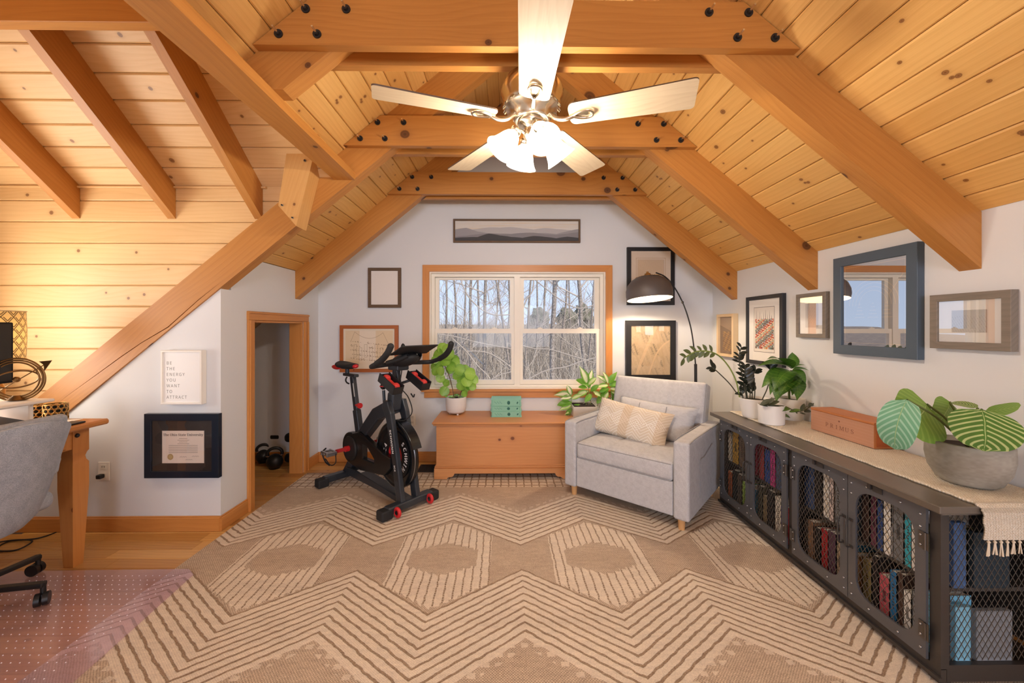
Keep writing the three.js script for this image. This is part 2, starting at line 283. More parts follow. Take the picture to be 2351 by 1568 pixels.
{ // closet door opening: casing and jambs, no door leaf
  const o = new THREE.Group(); o.name = 'door_1'; o.userData.kind = 'structure'; scene.add(o); o.position.set(XL, 0, 0); o.rotation.y = PI / 2; // local x = d (towards -z), local z = room side
  const side = x => [timber(0.062, 1.325, 0.018, x, 0.6625, 0.009), timber(0.014, 1.325, 0.008, x + (x < 3 ? -0.02 : 0.02), 0.6625, 0.0215)];
  mk('casing', merge(side(2.721)), M.trim, o); mk('casing', merge(side(3.459)), M.trim, o);
  mk('head_casing', [timber(0.80, 0.062, 0.018, 3.09, 1.3565, 0.009), timber(0.80, 0.014, 0.008, 3.09, 1.3775, 0.0215)], M.trim, o);
  mk('jamb', timber(0.016, 1.326, 0.113, 2.7635, 0.663, -0.0555), M.trim, o); mk('jamb', timber(0.016, 1.326, 0.113, 3.4165, 0.663, -0.0555), M.trim, o);
  mk('head_jamb', timber(0.634, 0.018, 0.115, 3.09, 1.3178, -0.055), M.trim, o);
}
{ // the window
  const o = new THREE.Group(); o.name = 'window_1'; o.userData.kind = 'structure'; scene.add(o); o.position.set(0, 0, -DB);
  const { x0, x1, y0, y1 } = WIN, tw = 0.062, xm = (x0 + x1) / 2;
  const cas = (len) => 0;
  const mitre = (poly, dir) => slab(poly, 0, 0.02, dir);
  mk('casing', mitre([[x0 - tw, y1 + tw], [x1 + tw, y1 + tw], [x1, y1], [x0, y1]], [1, 0]), M.trim, o);
  mk('casing', mitre([[x0 - tw, y1 + tw], [x0, y1], [x0, y0], [x0 - tw, y0]], [0, 1]), M.trim, o);
  mk('casing', mitre([[x1 + tw, y1 + tw], [x1, y1], [x1, y0], [x1 + tw, y0]], [0, 1]), M.trim, o);
  mk('sill', timber(x1 - x0 + 2 * tw + 0.02, 0.024, 0.125, xm, y0 - 0.011, -0.028), M.trim, o);
  mk('apron', timber(x1 - x0 + 2 * tw - 0.03, 0.058, 0.018, xm, y0 - 0.052, 0.009), M.trim, o);
  const pale = M.vinyl, D = -0.085;
  mk('jamb', [box(0.012, y1 - y0 - 0.026, 0.16, x0 + 0.006, (y0 + y1 + 0.002) / 2, -0.08), box(0.012, y1 - y0 - 0.026, 0.16, x1 - 0.006, (y0 + y1 + 0.002) / 2, -0.08), box(x1 - x0, 0.012, 0.16, xm, y1 - 0.006, -0.08), box(x1 - x0, 0.014, 0.16, xm, y0 + 0.007, -0.08)], pale, o);
  const X = px => at(px, 700, DB + 0.085).x, Y = py => at(1180, py, DB + 0.085).y;
  const fr = (a, b, c, d, z, t) => [box(b - a, d[1], t, (a + b) / 2, c[1] - d[1] / 2, z), box(b - a, d[0], t, (a + b) / 2, c[0] + d[0] / 2, z), ...[a + d[2] / 2, b - d[2] / 2].map(x => box(d[2], c[1] - c[0] - d[0] - d[1], t, x, (c[0] + d[0] + c[1] - d[1]) / 2, z))];
  const U = [[x0 + 0.012, X(1187)], [X(1187), x1 - 0.012]], ym = Y(759), px = [[1008, 1171], [1203, 1365]];
  U.forEach(([a, b], i) => {
    mk('frame', fr(a, b, [y0 + 0.014, y1 - 0.012], [0.02, 0.03, 0.028], D, 0.075), pale, o);
    const a2 = a + 0.028, b2 = b - 0.028, pa = X(px[i][0]), pb = X(px[i][1]);
    const yt = y1 - 0.044, yb = y0 + 0.036, z1 = D - 0.021, z2 = D + 0.0135;
    const bars = (ya, yc, ht, hb, l, r, z, t) => [box(b2 - a2 - 0.002, ht, t, (a2 + b2) / 2, yc - ht / 2, z), box(b2 - a2 - 0.002, hb, t, (a2 + b2) / 2, ya + hb / 2, z), box(l - a2 - 0.001, yc - ya - ht - hb, t, (a2 + 0.001 + l) / 2, (ya + hb + yc - ht) / 2, z), box(b2 - r - 0.001, yc - ya - ht - hb, t, (b2 - 0.001 + r) / 2, (ya + hb + yc - ht) / 2, z)];
    const up = mk('sash', bars(ym - 0.016, yt, 0.022, 0.03, pa, pb, z1, 0.03), pale, o);
    mk('pane', box(pb - pa, yt - ym - 0.03, 0.004, (pa + pb) / 2, (yt + ym) / 2 - 0.004, z1), M.glass, up);
    const lo = mk('sash', bars(yb, ym + 0.018, 0.044, 0.045, pa - 0.012, pb + 0.012, z2, 0.032), pale, o);
    mk('pane', box(pb - pa + 0.024, ym - yb - 0.06, 0.004, (pa + pb) / 2, (ym + yb) / 2 + 0.01, z2), M.glass, lo);
    for (const k of [0.25, 0.75]) mk('sash_lock', [rbox(0.05, 0.012, 0.018, 0.004, a2 + (b2 - a2) * k, ym + 0.022, D + 0.02), cyl(0.008, 0.008, 0.012, 10, a2 + (b2 - a2) * k, ym + 0.03, D + 0.02)], pale, lo);
  });
}
// ---------- exposed timbers ----------
function beamOf(...a) { const m = single(...a); m.userData.kind = 'structure'; return m; }
{
  const dirR = [-CA, SA], dirL = [CA, SA];
  RD.forEach((d, i) => {
    const xt = 0.0; // apex
    const right = slab([[XR, KNEE], [XR, KNEE - PL], [XC, ceilY(XC) - PL], [XC, ceilY(XC)]], -d, -d - RT, dirR);
    beamOf('rafter_beam', right, M.beam, ['heavy honey pine rafter ending on the white wall beside the large blue frame', 'honey pine rafter ending above the small grey framed portrait on the white wall', 'honey pine rafter ending on the white wall above the arc lamp'][i], 'rafter');
    const lx = i === 0 ? HX0 : i === 1 ? XG : XL, top = x => KNEE + P * (x - XL);
    let left; const lp = i ? [[lx, top(lx)], [lx, top(lx) - PL], [XC, ceilY(XC) - PL], [XC, ceilY(XC)]] : [[lx, top(lx)], [lx, HBOT + 0.046], [XL + (HBOT + 0.046 + PL - KNEE) / P, HBOT + 0.046], [XC, ceilY(XC) - PL], [XC, ceilY(XC)]];
    if (i !== 1) left = slab(lp, -d, -d - RT, dirL);
    else { // the long one has a drying crack: its front layer is split along a thin tapering gap
      const C = [[154, 909], [224, 859], [281, 818], [326, 787], [386, 752], [456, 689], [509, 646]].map(q => { const v = at(q[0], q[1], d); return [v.x, v.y]; }), w = [0.001, 0.0035, 0.005, 0.004, 0.0055, 0.004, 0], xe = C[6][0] + 0.1, u = 0.37, v = 0.21;
      const Cu = C.map(([x, y], k) => [x - SA * w[k], y + CA * w[k]]), my = C[0][1] - P * (C[0][0] - lx), bot = x => top(x) - PL;
      left = merge([slab(lp, -d - 0.02, -d - RT, dirL, u, v), slab([[lx, bot(lx)], [xe, bot(xe)], C[6], C[5], C[4], C[3], C[2], C[1], C[0], [lx, my]], -d, -d - 0.02, dirL, u, v), slab([[lx, my], ...Cu.slice(0, 6), C[6], [xe, bot(xe)], lp[2], lp[3], lp[0]], -d, -d - 0.02, dirL, u, v)]);
    }
    beamOf('rafter_beam', left, M.beam, ['short pine rafter butting into the long header beam beside the dormer', 'long cracked pine rafter running down past the boarded cheek wall to the desk', 'pine rafter ending on the white wall above the low closet opening'][i], 'rafter');
    const yb = EYE + 1.125, yt = yb + 0.186, ex = y => (KNEE + P * HW - y) / P - 0.004;
    for (const s of [0, 1]) { // a pair of collar ties clasps each pair of rafters
      const z1 = s ? -d - RT : -d + 0.038, z0 = z1 - 0.038, w = ['over the hanging fan blade', 'crossing just behind the ceiling fan', 'in front of the grey gable wall'][i];
      const lb = [[XC - ex(yb), yb], [XC + ex(yb), yb], [XC + ex(yt), yt], [XC - ex(yt), yt]];
      const c = thing('collar_beam', s ? `pine collar tie hidden behind its bolted twin, ${w}` : `reddish pine collar tie with eight black bolts, ${w}`, 'beam', [0, 0, 0], 0); c.userData.kind = 'structure';
      mk('board', slab(lb, z0, z1, [1, 0]), M.beam, c);
      if (!s) for (const sg of [-1, 1]) for (const [bx, by] of [[0.885, 1.267], [0.725, 1.267], [0.992, 1.167], [0.84, 1.167]]) {
        const b = mk('bolt', [cyl(0.017, 0.017, 0.006, 18).rotateX(PI / 2), cyl(0.010, 0.008, 0.012, 12).rotateX(PI / 2).translate(0, 0, 0.006)], M.black, c); b.position.set(XC + sg * bx, EYE + by, z1 + 0.002);
        mk('bolt_end', cyl(0.0045, 0.004, 0.04, 10).rotateX(PI / 2).translate(0, 0, 0.022), M.chrome, b);
      }
    }
  });
  beamOf('header_beam', slab([[0, HBOT], [0, HBOT + 0.045], [1.70, HBOT + 0.045], [1.70, HBOT]], HX0, HX1, [1, 0]).rotateY(PI / 2).translate(0, 0, -0.74), M.beam, 'flat pine header beam along the opening of the dormer', 'beam');
  const cor = [[661, 330.6], [718, 365], [680, 519], [638.8, 471.8]].map(q => at(q[0], q[1], 2.32)), blk = thing('brace_beam', 'pale bolted timber block joining the header beam to the long rafter', 'block'); blk.userData.kind = 'structure';
  mk('timber', slab(cor.map(p => [p.x, p.y]), -2.434, -2.32, [0.25, 0.97]), M.block, blk);
  for (const [px, py] of [[673, 338], [700.5, 369], [648, 471], [672, 500]]) { const p = at(px, py, 2.318), b = mk('bolt', cyl(0.009, 0.009, 0.006, 12).rotateX(PI / 2), M.chrome, blk); b.position.copy(p); mk('nut', cyl(0.005, 0.005, 0.008, 6).rotateX(PI / 2).translate(0, 0, 0.004), M.black, b); }
  // dormer rafters and ridge
  [[-2.714, 'beside the table lamp'], [-2.112, 'with a large dark knot'], [-1.5625, 'close to the header beam']].forEach(([x, w], i) => {
    const z = q => -q, d0 = CHEEK - 0.002, d1 = 1.672, pl = 0.205;
    const g = slab([[-d0, dormY(d0) - pl], [-d1, dormY(d1) - pl], [-d1, dormY(d1)], [-d0, dormY(d0)]], 0, 0.05, [CA, SA]).rotateY(-PI / 2);
    const m = beamOf('dormer_rafter_beam', g, M.beam, `slim pine dormer rafter on pale sunlit boards, ${w}`, 'rafter'); m.position.x = x;
  });
  beamOf('ridge_beam', timber(HX0 - XG, 0.34, 0.05, (HX0 + XG) / 2, EYE + 1.265 + 0.17, -1.645), M.beam, 'pine ridge beam of the dormer meeting the header beam', 'beam');
}
// ---------- fabrics ----------
function fabricTex(light, dark, s, n = 256, k = 1) { return dataTex(n, n, (i, j) => { const a = hash(i >> 0, j >> 1, s), b = hash(i >> 1, j, s + 1), c = vn(i / 20, j / 20, s + 2), t = Math.min(1, Math.max(0, 0.5 + (a - 0.5) * 0.55 * k + (b - 0.5) * 0.45 * k + (c - 0.5) * 0.25)); return mix3(light, dark, t); }); }
const texGreyCloth = fabricTex([216, 217, 220], [168, 169, 174], 31); texGreyCloth.repeat.set(3, 3);
const texBlueCloth = fabricTex([196, 203, 214], [132, 141, 156], 37); texBlueCloth.repeat.set(4, 4);
M.cloth = std({ map: texGreyCloth, roughness: 0.95, bumpMap: texGreyCloth, bumpScale: 0.0006 });
M.shell = std({ map: texBlueCloth, roughness: 0.95, bumpMap: texBlueCloth, bumpScale: 0.0006 });
M.seam = plain(0x9c9c9f, 0.95);
/** box with rounded edges whose top is puffed and dips along seams */
function puff(sx, sy, sz, r, up = 0.012, seams = [], nx = 28, ny = 6, nz = 28) {
  const g = new THREE.BoxGeometry(sx, sy, sz, nx, ny, nz), p = g.attributes.position, hx = sx / 2 - r, hy = sy / 2 - r, hz = sz / 2 - r, q = new THREE.Vector3(), c = new THREE.Vector3();
  for (let i = 0; i < p.count; i++) {
    q.fromBufferAttribute(p, i); c.set(Math.max(-hx, Math.min(hx, q.x)), Math.max(-hy, Math.min(hy, q.y)), Math.max(-hz, Math.min(hz, q.z)));
    const d = q.clone().sub(c); if (d.lengthSq() > 1e-12) q.copy(c).addScaledVector(d.normalize(), r);
    if (q.y > hy * 0.5) { const a = Math.abs(2 * q.x / sx), b = Math.abs(2 * q.z / sz); let k = up * (1 - a ** 4) * (1 - b ** 4); for (const [ax, v, w] of seams) k *= 1 - 0.9 * Math.exp(-((((ax ? q.z : q.x) - v) / w) ** 2)); q.y += k; }
    p.setXYZ(i, q.x, q.y, q.z);
  }
  uvPlanar(g, (x, y, z) => (x + y * 0.7) * 1.5, (x, y, z) => (z + y) * 1.5);
  return toCreasedNormals(g, 1.0);
}
function pillow(w, h, t, n = 20) { // stands in x,y; thickness in z
  const f = (x, y) => t / 2 * Math.pow(Math.max(0, (1 - Math.abs(x) ** 3.2) * (1 - Math.abs(y) ** 3.2)), 0.45), pos = [], uv = [], idx = [];
  for (const s of [1, -1]) { const b = pos.length / 3; for (let j = 0; j <= n; j++) for (let i = 0; i <= n; i++) { const x = i / n * 2 - 1, y = j / n * 2 - 1, pinch = 1 - 0.05 * (1 - Math.abs(x * y)); pos.push(x * w / 2 * (1 - 0.05 * (1 - y * y) * Math.abs(x) ** 3), y * h / 2 * (1 - 0.08 * (1 - x * x) * Math.abs(y) ** 3), s * f(x, y)); uv.push(i / n, j / n); }
    for (let j = 0; j < n; j++) for (let i = 0; i < n; i++) { const a = b + j * (n + 1) + i, c = a + n + 1; if (s > 0) idx.push(a, a + 1, c + 1, a, c + 1, c); else idx.push(a, c + 1, a + 1, a, c, c + 1); } }
  const g = new THREE.BufferGeometry(); g.setAttribute('position', new THREE.Float32BufferAttribute(pos, 3)); g.setAttribute('uv', new THREE.Float32BufferAttribute(uv, 2)); g.setIndex(idx); return toCreasedNormals(g, 1.2);
}
// ---------- rug and chair mat ----------
{
  const X0 = -1.745, X1 = 1.90, D0 = 0.55, D1 = 3.395, N = 2048, x0 = 0.073, T = 0.857, A = new Float32Array(N * N);
  const fr = v => v - Math.floor(v);
  const tone = (x, d) => { // 0 raised cream yarn, 1 flat brown ground
    x += (vn(x * 40, d * 40, 71) - 0.5) * 0.006; d += (vn(x * 40, d * 40, 72) - 0.5) * 0.006;
    const q = Math.abs(fr((x - x0) / T + 0.5) - 0.5) * 2, k = Math.round((x - x0) / T - 0.5), hx = x - (x0 + (k + 0.5) * T);
    if (d > 3.075) { if (d > 3.372) return 1; const gx = fr(x / 0.062), gy = fr(d / 0.062); return gx < 0.16 || gy < 0.2 ? 1 : 0.12; }
    if (d > 3.02) return 0.95;
    const m = d < 1.33 ? 2.66 - d : d;
    const s1 = m - 0.30 * q, line = (s, p) => { const f = fr(s / p); return f < 0.25 ? 1 : 0; };
    if (s1 > 2.627) { const f = m - 0.30 * q - 2.627; return f < 0.02 ? 0.9 : f < 0.05 && fr(x / 0.05) < 0.55 ? 0.2 : 0.95; }
    if (s1 > 2.245) return line(s1 - 2.245, 0.0477);
    const s2 = m + 0.315 * q;
    if (s2 > 2.03) {
      const dd = m - 2.13, ax = Math.abs(hx), jag = 0.022 * fr(hx / 0.021 * 0.5 + 0.1 * Math.floor(hx / 0.042));
      if (ax < 0.262 && Math.abs(dd) < 0.375 - 0.62 * ax + jag) { const ih = 0.14 - 0.42 * ax + jag; if (ax < 0.185 && Math.abs(dd) < ih) return 0.95; return fr(hx / 0.042 + dd * 0.4) < 0.17 ? (fr(m / 0.016) < 0.72 ? 1 : 0.3) : 0; }
      return 0.95;
    }
    if (s2 > 1.575) return line(2.03 - s2, 0.0455);
    if (s2 > 1.53) return fr(m / 0.045) < 0.5 && fr(x / 0.05) < 0.6 ? 0.1 : 0.9;
    return 0.95;
  };
  const tx = dataTex(N, N, (i, j) => {
    const x = X0 + (X1 - X0) * i / N, d = D0 + (D1 - D0) * j / N, t = tone(x, d);
    const wv = ((i >> 1) + (j >> 1)) % 3 === 0 ? 1 : 0, n = hash(i >> 1, j >> 1, 77), m = vn(x * 3, d * 9, 78);
    const bl = vn(x * 26, d * 90, 79), field = t > 0.85 && t < 0.99, chk = ((Math.floor(x / 0.0055) + Math.floor(d / 0.0055)) & 1) ? 1 : -1;
    const c = field ? [188, 170, 150] : mix3([224, 211, 193], [156, 134, 112], t);
    const e = (field ? chk * 20 + (n - 0.5) * 30 : t > 0.5 ? (n - 0.5) * 40 : (wv ? -10 : 3) + (n - 0.5) * 20) + (m - 0.5) * 10 + (bl - 0.5) * 14; A[j * N + i] = field ? 0.35 + 0.1 * chk : 1 - t;
    return [clamp8(c[0] + e), clamp8(c[1] + e), clamp8(c[2] + e * 0.9)];
  });
  const bump = dataTex(N, N, (i, j) => { const v = 255 * (0.25 + 0.6 * A[j * N + i] + 0.15 * (((i >> 1) + (j >> 1)) & 1)); return [v, v, v]; }, false);
  for (const t of [tx, bump]) t.wrapS = t.wrapT = THREE.ClampToEdgeWrapping;
  const g = box(X1 - X0, 0.009, D1 - D0, (X0 + X1) / 2, 0.0045, -(D0 + D1) / 2);
  uvPlanar(g, x => (x - X0) / (X1 - X0), (x, y, z) => (-z - D0) / (D1 - D0));
  single('rug', g, std({ map: tx, bumpMap: bump, bumpScale: 0.004, roughness: 0.95 }), 'large flatwoven tan rug with chevron stripes and open hexagons', 'rug');
  // studded clear mat under the desk chair
  const mat = thing('chair_mat', 'clear lilac plastic chair mat overlapping the rug corner', 'mat', [0, 0, 0]);
  mk('sheet', slab([[-3.0, 0.75], [-3.0, 2.02], [-1.66, 2.035], [-1.60, 1.99], [-1.545, 1.45], [-1.50, 0.75]].map(([x, d]) => [x, d]), 0, 0.003).rotateX(-PI / 2).translate(0, 0.014, 0), phys({ color: 0xfbf2fb, roughness: 0.14, transmission: 0.88, thickness: 0, ior: 1.45 }), mat);
  const st = new THREE.InstancedMesh(new THREE.ConeGeometry(0.0026, 0.003, 6), phys({ color: 0xf6eef6, roughness: 0.2 }), 22 * 34); let n = 0; const mm = new THREE.Matrix4();
  for (let i = 0; i < 40 && n < 748; i++) for (let j = 0; j < 34 && n < 748; j++) { const x = -1.66 - i * 0.034, d = 1.98 - j * 0.034; if (x > -2.85) st.setMatrixAt(n++, mm.makeTranslation(x + (j % 2) * 0.004, 0.0185, -d)); }
  st.count = n; st.name = 'stud'; st.userData.kind = 'stuff'; mat.add(st);
}
// ---------- blanket chest ----------
{
  const x0 = -0.615, x1 = 0.565, d0 = 3.247, d1 = 3.68, w = x1 - x0, xm = (x0 + x1) / 2, dm = (d0 + d1) / 2, dep = d1 - d0;
  const c = thing('blanket_chest', 'orange pine blanket chest on a scalloped plinth under the window', 'chest', [xm, 0.009, -dm]);
  mk('body', timber(w - 0.03, 0.385, dep - 0.015, 0, 0.2575, -0.004, 0.003, 0.1, 0.2), M.chest, c);
  mk('lid', [timber(w + 0.03, 0.016, dep + 0.03, 0, 0.466, 0.006, 0.005), timber(w + 0.016, 0.014, dep + 0.012, 0, 0.4515, 0.004, 0.006)], M.chest, c);
  const pl = (len, n) => { const s = new THREE.Shape(), h = 0.088, a = len / 2; s.moveTo(-a, 0); s.lineTo(-a, h); s.lineTo(a, h); s.lineTo(a, 0); s.lineTo(a - 0.105, 0); s.quadraticCurveTo(a - 0.115, 0.018, a - 0.135, 0.016); s.quadraticCurveTo(a - 0.16, 0.016, a - 0.17, 0.046); s.lineTo(-a + 0.17, 0.046); s.quadraticCurveTo(-a + 0.16, 0.016, -a + 0.135, 0.016); s.quadraticCurveTo(-a + 0.115, 0.018, -a + 0.105, 0); return uvPlanar(extr(s, 0.02), (x, y) => x / 2.05 + 0.3, (x, y, z) => y + z + 0.7); };
  mk('plinth', [pl(w, 1).translate(0, 0, dep / 2 - 0.012), pl(w, 1).translate(0, 0, -dep / 2 - 0.004), ...[-1, 1].map(s => timber(0.02, 0.088, dep - 0.02, s * (w / 2 - 0.01), 0.044, 0)), timber(w - 0.005, 0.014, dep - 0.004, 0, 0.0945, 0.002, 0.006), timber(w - 0.02, 0.012, dep - 0.008, 0, 0.107, 0, 0.005)], M.chest, c);
}
// three sage books stacked on the chest
{
  const spine = canvasTex(512, 96, (g, w, h) => { g.fillStyle = '#8cc6ae'; g.fillRect(0, 0, w, h); g.fillStyle = '#3f7f6c'; g.fillRect(18, 6, 3, h - 12); g.fillRect(w - 24, 6, 3, h - 12); g.strokeStyle = '#4b8a76'; g.lineWidth = 3; for (let i = 0; i < 9; i++) { g.beginPath(); g.arc(60 + i * 15, 34 + (i % 3) * 12, 7, 0, 5); g.stroke(); } g.fillStyle = '#2f6b5e'; g.beginPath(); g.ellipse(300, 48, 26, 30, 0, 0, 7); g.fill(); g.beginPath(); g.ellipse(452, 48, 12, 20, 0.5, 0, 7); g.fill(); });
  const ms = std({ map: spine, roughness: 0.7 }), mc = plain(0x8ecbb2, 0.7), mp = M.paper, t = [0.052, 0.046, 0.060]; let y = 0.483;
  const p = onLevel(1162, 958, 0.483);
  t.forEach((h, i) => { const b = thing('book', ['sage green clothbound book, bottom of the stack on the chest', 'sage green clothbound book, middle of the stack on the chest', 'sage green clothbound book, top of the stack on the chest'][i], 'book', [p.x + [0.002, -0.002, 0.001][i], y, p.z - 0.09 + [0, -0.004, 0.002][i]], rr(-0.02, 0.02), 'green books on the chest');
    mk('cover', [rbox(0.272, 0.004, 0.179, 0.0018, 0, 0.002, 0), rbox(0.272, 0.004, 0.179, 0.0018, 0, h - 0.0024, 0)], mc, b); mk('spine', rbox(0.262, h - 0.006, 0.008, 0.003, 0, h / 2, 0.0845), ms, b); mk('page_block', box(0.258, h - 0.008, 0.165, 0, h / 2, -0.001), mp, b); y += h; });
}
// ---------- armchair ----------
{
  const o = onLevel(1298, 1112, 0.079), ch = thing('armchair', 'light grey fabric armchair with boxy arms and short wooden legs', 'armchair', [o.x - 0.01, 0.009, o.z], 0.7315 * -1);
  const W = 0.905, A = 0.098, z = v => -v; // local x across, local -z to the back
  const arm = x => { const g = new THREE.BoxGeometry(A, 0.485, 0.76, 4, 8, 10); return uvPlanar(rbox(A, 0.485, 0.76, 0.018, x, 0.07 + 0.2425, -0.38, 4), (x, y, z) => (z + x) * 1.5, (x, y, z) => (y + x) * 1.5); };
  mk('arm', arm(A / 2), M.cloth, ch); const ar = mk('arm', arm(W - A / 2), M.cloth, ch);
  for (const x of [0.002, A - 0.002, W - A + 0.002, W - 0.002]) mk('piping', tube([[x, 0.548, -0.02], [x, 0.555, -0.06], [x, 0.555, -0.4], [x, 0.55, -0.74]], 0.003, 12, 6), M.seam, x > 0.5 ? ar : ch);
  mk('side_pocket', [tube([[W + 0.002, 0.16, -0.22], [W + 0.003, 0.40, -0.22], [W + 0.004, 0.405, -0.30], [W + 0.004, 0.45, -0.50]], 0.003, 20, 6)], M.seam, ar);
  mk('front_panel', uvPlanar(rbox(W - 2 * A - 0.006, 0.215, 0.06, 0.008, W / 2, 0.08 + 0.1075, -0.042, 3), (x, y) => x * 1.5, (x, y) => y * 1.5), M.cloth, ch);
  mk('seat_base', box(W - 2 * A - 0.006, 0.15, 0.62, W / 2, 0.19, -0.40), M.cloth, ch);
  const sw = W - 2 * A - 0.008, seat = mk('seat_cushion', puff(sw, 0.115, 0.66, 0.018, 0.014, [[0, -sw / 6, 0.012], [0, sw / 6, 0.012]], 44), M.cloth, ch); seat.position.set(W / 2, 0.352, -0.338);
  for (const y of [0.05, -0.054]) mk('piping', tube([[-sw / 2 + 0.01, y, 0.326], [sw / 2 - 0.01, y, 0.326]], 0.003, 8, 6), M.seam, seat);
  for (const s of [-1, 1]) mk('stitch', tube([[s * sw / 6, 0.0565, 0.318], [s * sw / 6, 0.0585, 0.1], [s * sw / 6, 0.0585, -0.2]], 0.002, 12, 5), M.seam, seat);
  const bw = W - 2 * A + 0.03, back = mk('backrest', puff(bw, 0.13, 0.50, 0.022, 0.014, [[0, -bw / 6, 0.012], [0, bw / 6, 0.012], [1, 0.08, 0.012]], 44, 6, 32), M.cloth, ch);
  back.rotation.set(PI / 2 - 0.30, 0, 0); back.position.set(W / 2, 0.590, -0.690);
  for (const s of [-1, 1]) mk('stitch', tube([[s * bw / 6, 0.064, -0.235], [s * bw / 6, 0.0662, 0.0], [s * bw / 6, 0.0655, 0.2]], 0.002, 10, 5), M.seam, back);
  mk('stitch', tube([[-bw / 2 + 0.02, 0.0655, 0.08], [0, 0.0662, 0.08], [bw / 2 - 0.02, 0.0655, 0.08]], 0.002, 10, 5), M.seam, back);
  mk('piping', [tube([[-bw / 2 + 0.006, 0.056, -0.235], [bw / 2 - 0.006, 0.056, -0.235]], 0.003, 8, 6), tube([[bw / 2 - 0.006, 0.058, -0.235], [bw / 2 - 0.006, 0.058, 0.2]], 0.003, 8, 6), tube([[-bw / 2 + 0.006, 0.058, -0.235], [-bw / 2 + 0.006, 0.058, 0.2]], 0.003, 8, 6)], M.seam, back);
  const lw = plain(0xd9a870, 0.5); for (const [x, v] of [[0.06, 0.05], [W - 0.06, 0.05], [0.06, 0.70], [W - 0.06, 0.70]]) mk('leg', cyl(0.019, 0.023, 0.075, 16, x, 0.0375, -v), lw, ch);
  ch.updateMatrixWorld(true);
  const put = (name, g, m, label, x, y, v, rx, rz, ry = 0) => { const c = single(name, g, m, label, 'cushion'); c.position.copy(ch.localToWorld(V(x, y, -v))); c.rotation.set(0, 0, 0); c.quaternion.copy(ch.quaternion).multiply(new THREE.Quaternion().setFromEuler(new THREE.Euler(rx, ry, rz))); return c; };
  const gg = pillow(0.62, 0.29, 0.15);
  const lg = put('cushion', gg, std({ map: texGreyCloth, roughness: 0.95 }), 'plain light grey lumbar cushion leaning on the armchair back', W / 2 + 0.035, 0.548, 0.515, -0.42, -0.04);
  for (const s of [-1, 1]) mk('seam', tube([[s * 0.105, -0.10, 0.071], [s * 0.105, 0, 0.075], [s * 0.105, 0.10, 0.071]], 0.0025, 10, 5), M.seam, lg);
  const pt = canvasTex(1024, 512, (g, w, h) => { g.fillStyle = '#d9ccb9'; g.fillRect(0, 0, w, h); const zig = (y, a, n, lw, col) => { g.strokeStyle = col; g.lineWidth = lw; g.beginPath(); for (let i = 0; i <= n; i++) { const x = i * w / n; i ? g.lineTo(x, y + (i % 2 ? a : -a)) : g.moveTo(x, y - a); } g.stroke(); };
    for (let i = -3; i < 14; i++) { zig(i * 44, 46, 10, 7, '#f4efe6'); } g.strokeStyle = '#f4efe6'; for (let k = 0; k < 4; k++) for (let r = 0; r < 4; r++) { const cx = (k + 0.5) * w / 4, cy = h / 2; g.lineWidth = 8; const a = 22 + r * 30; g.beginPath(); g.moveTo(cx, cy - a); g.lineTo(cx + a * 1.2, cy); g.lineTo(cx, cy + a); g.lineTo(cx - a * 1.2, cy); g.closePath(); g.stroke(); }
    g.fillStyle = 'rgba(190,150,104,0.25)'; g.fillRect(w * 0.4, 0, w * 0.12, h); g.fillRect(w * 0.86, 0, w * 0.14, h); });
  put('cushion', pillow(0.60, 0.285, 0.13), std({ map: pt, bumpMap: pt, bumpScale: 0.004, roughness: 0.95 }), 'cream lumbar cushion with raised diamond stitching on the armchair seat', W / 2 - 0.09, 0.532, 0.375, -0.50, -0.10, 0.03);
}
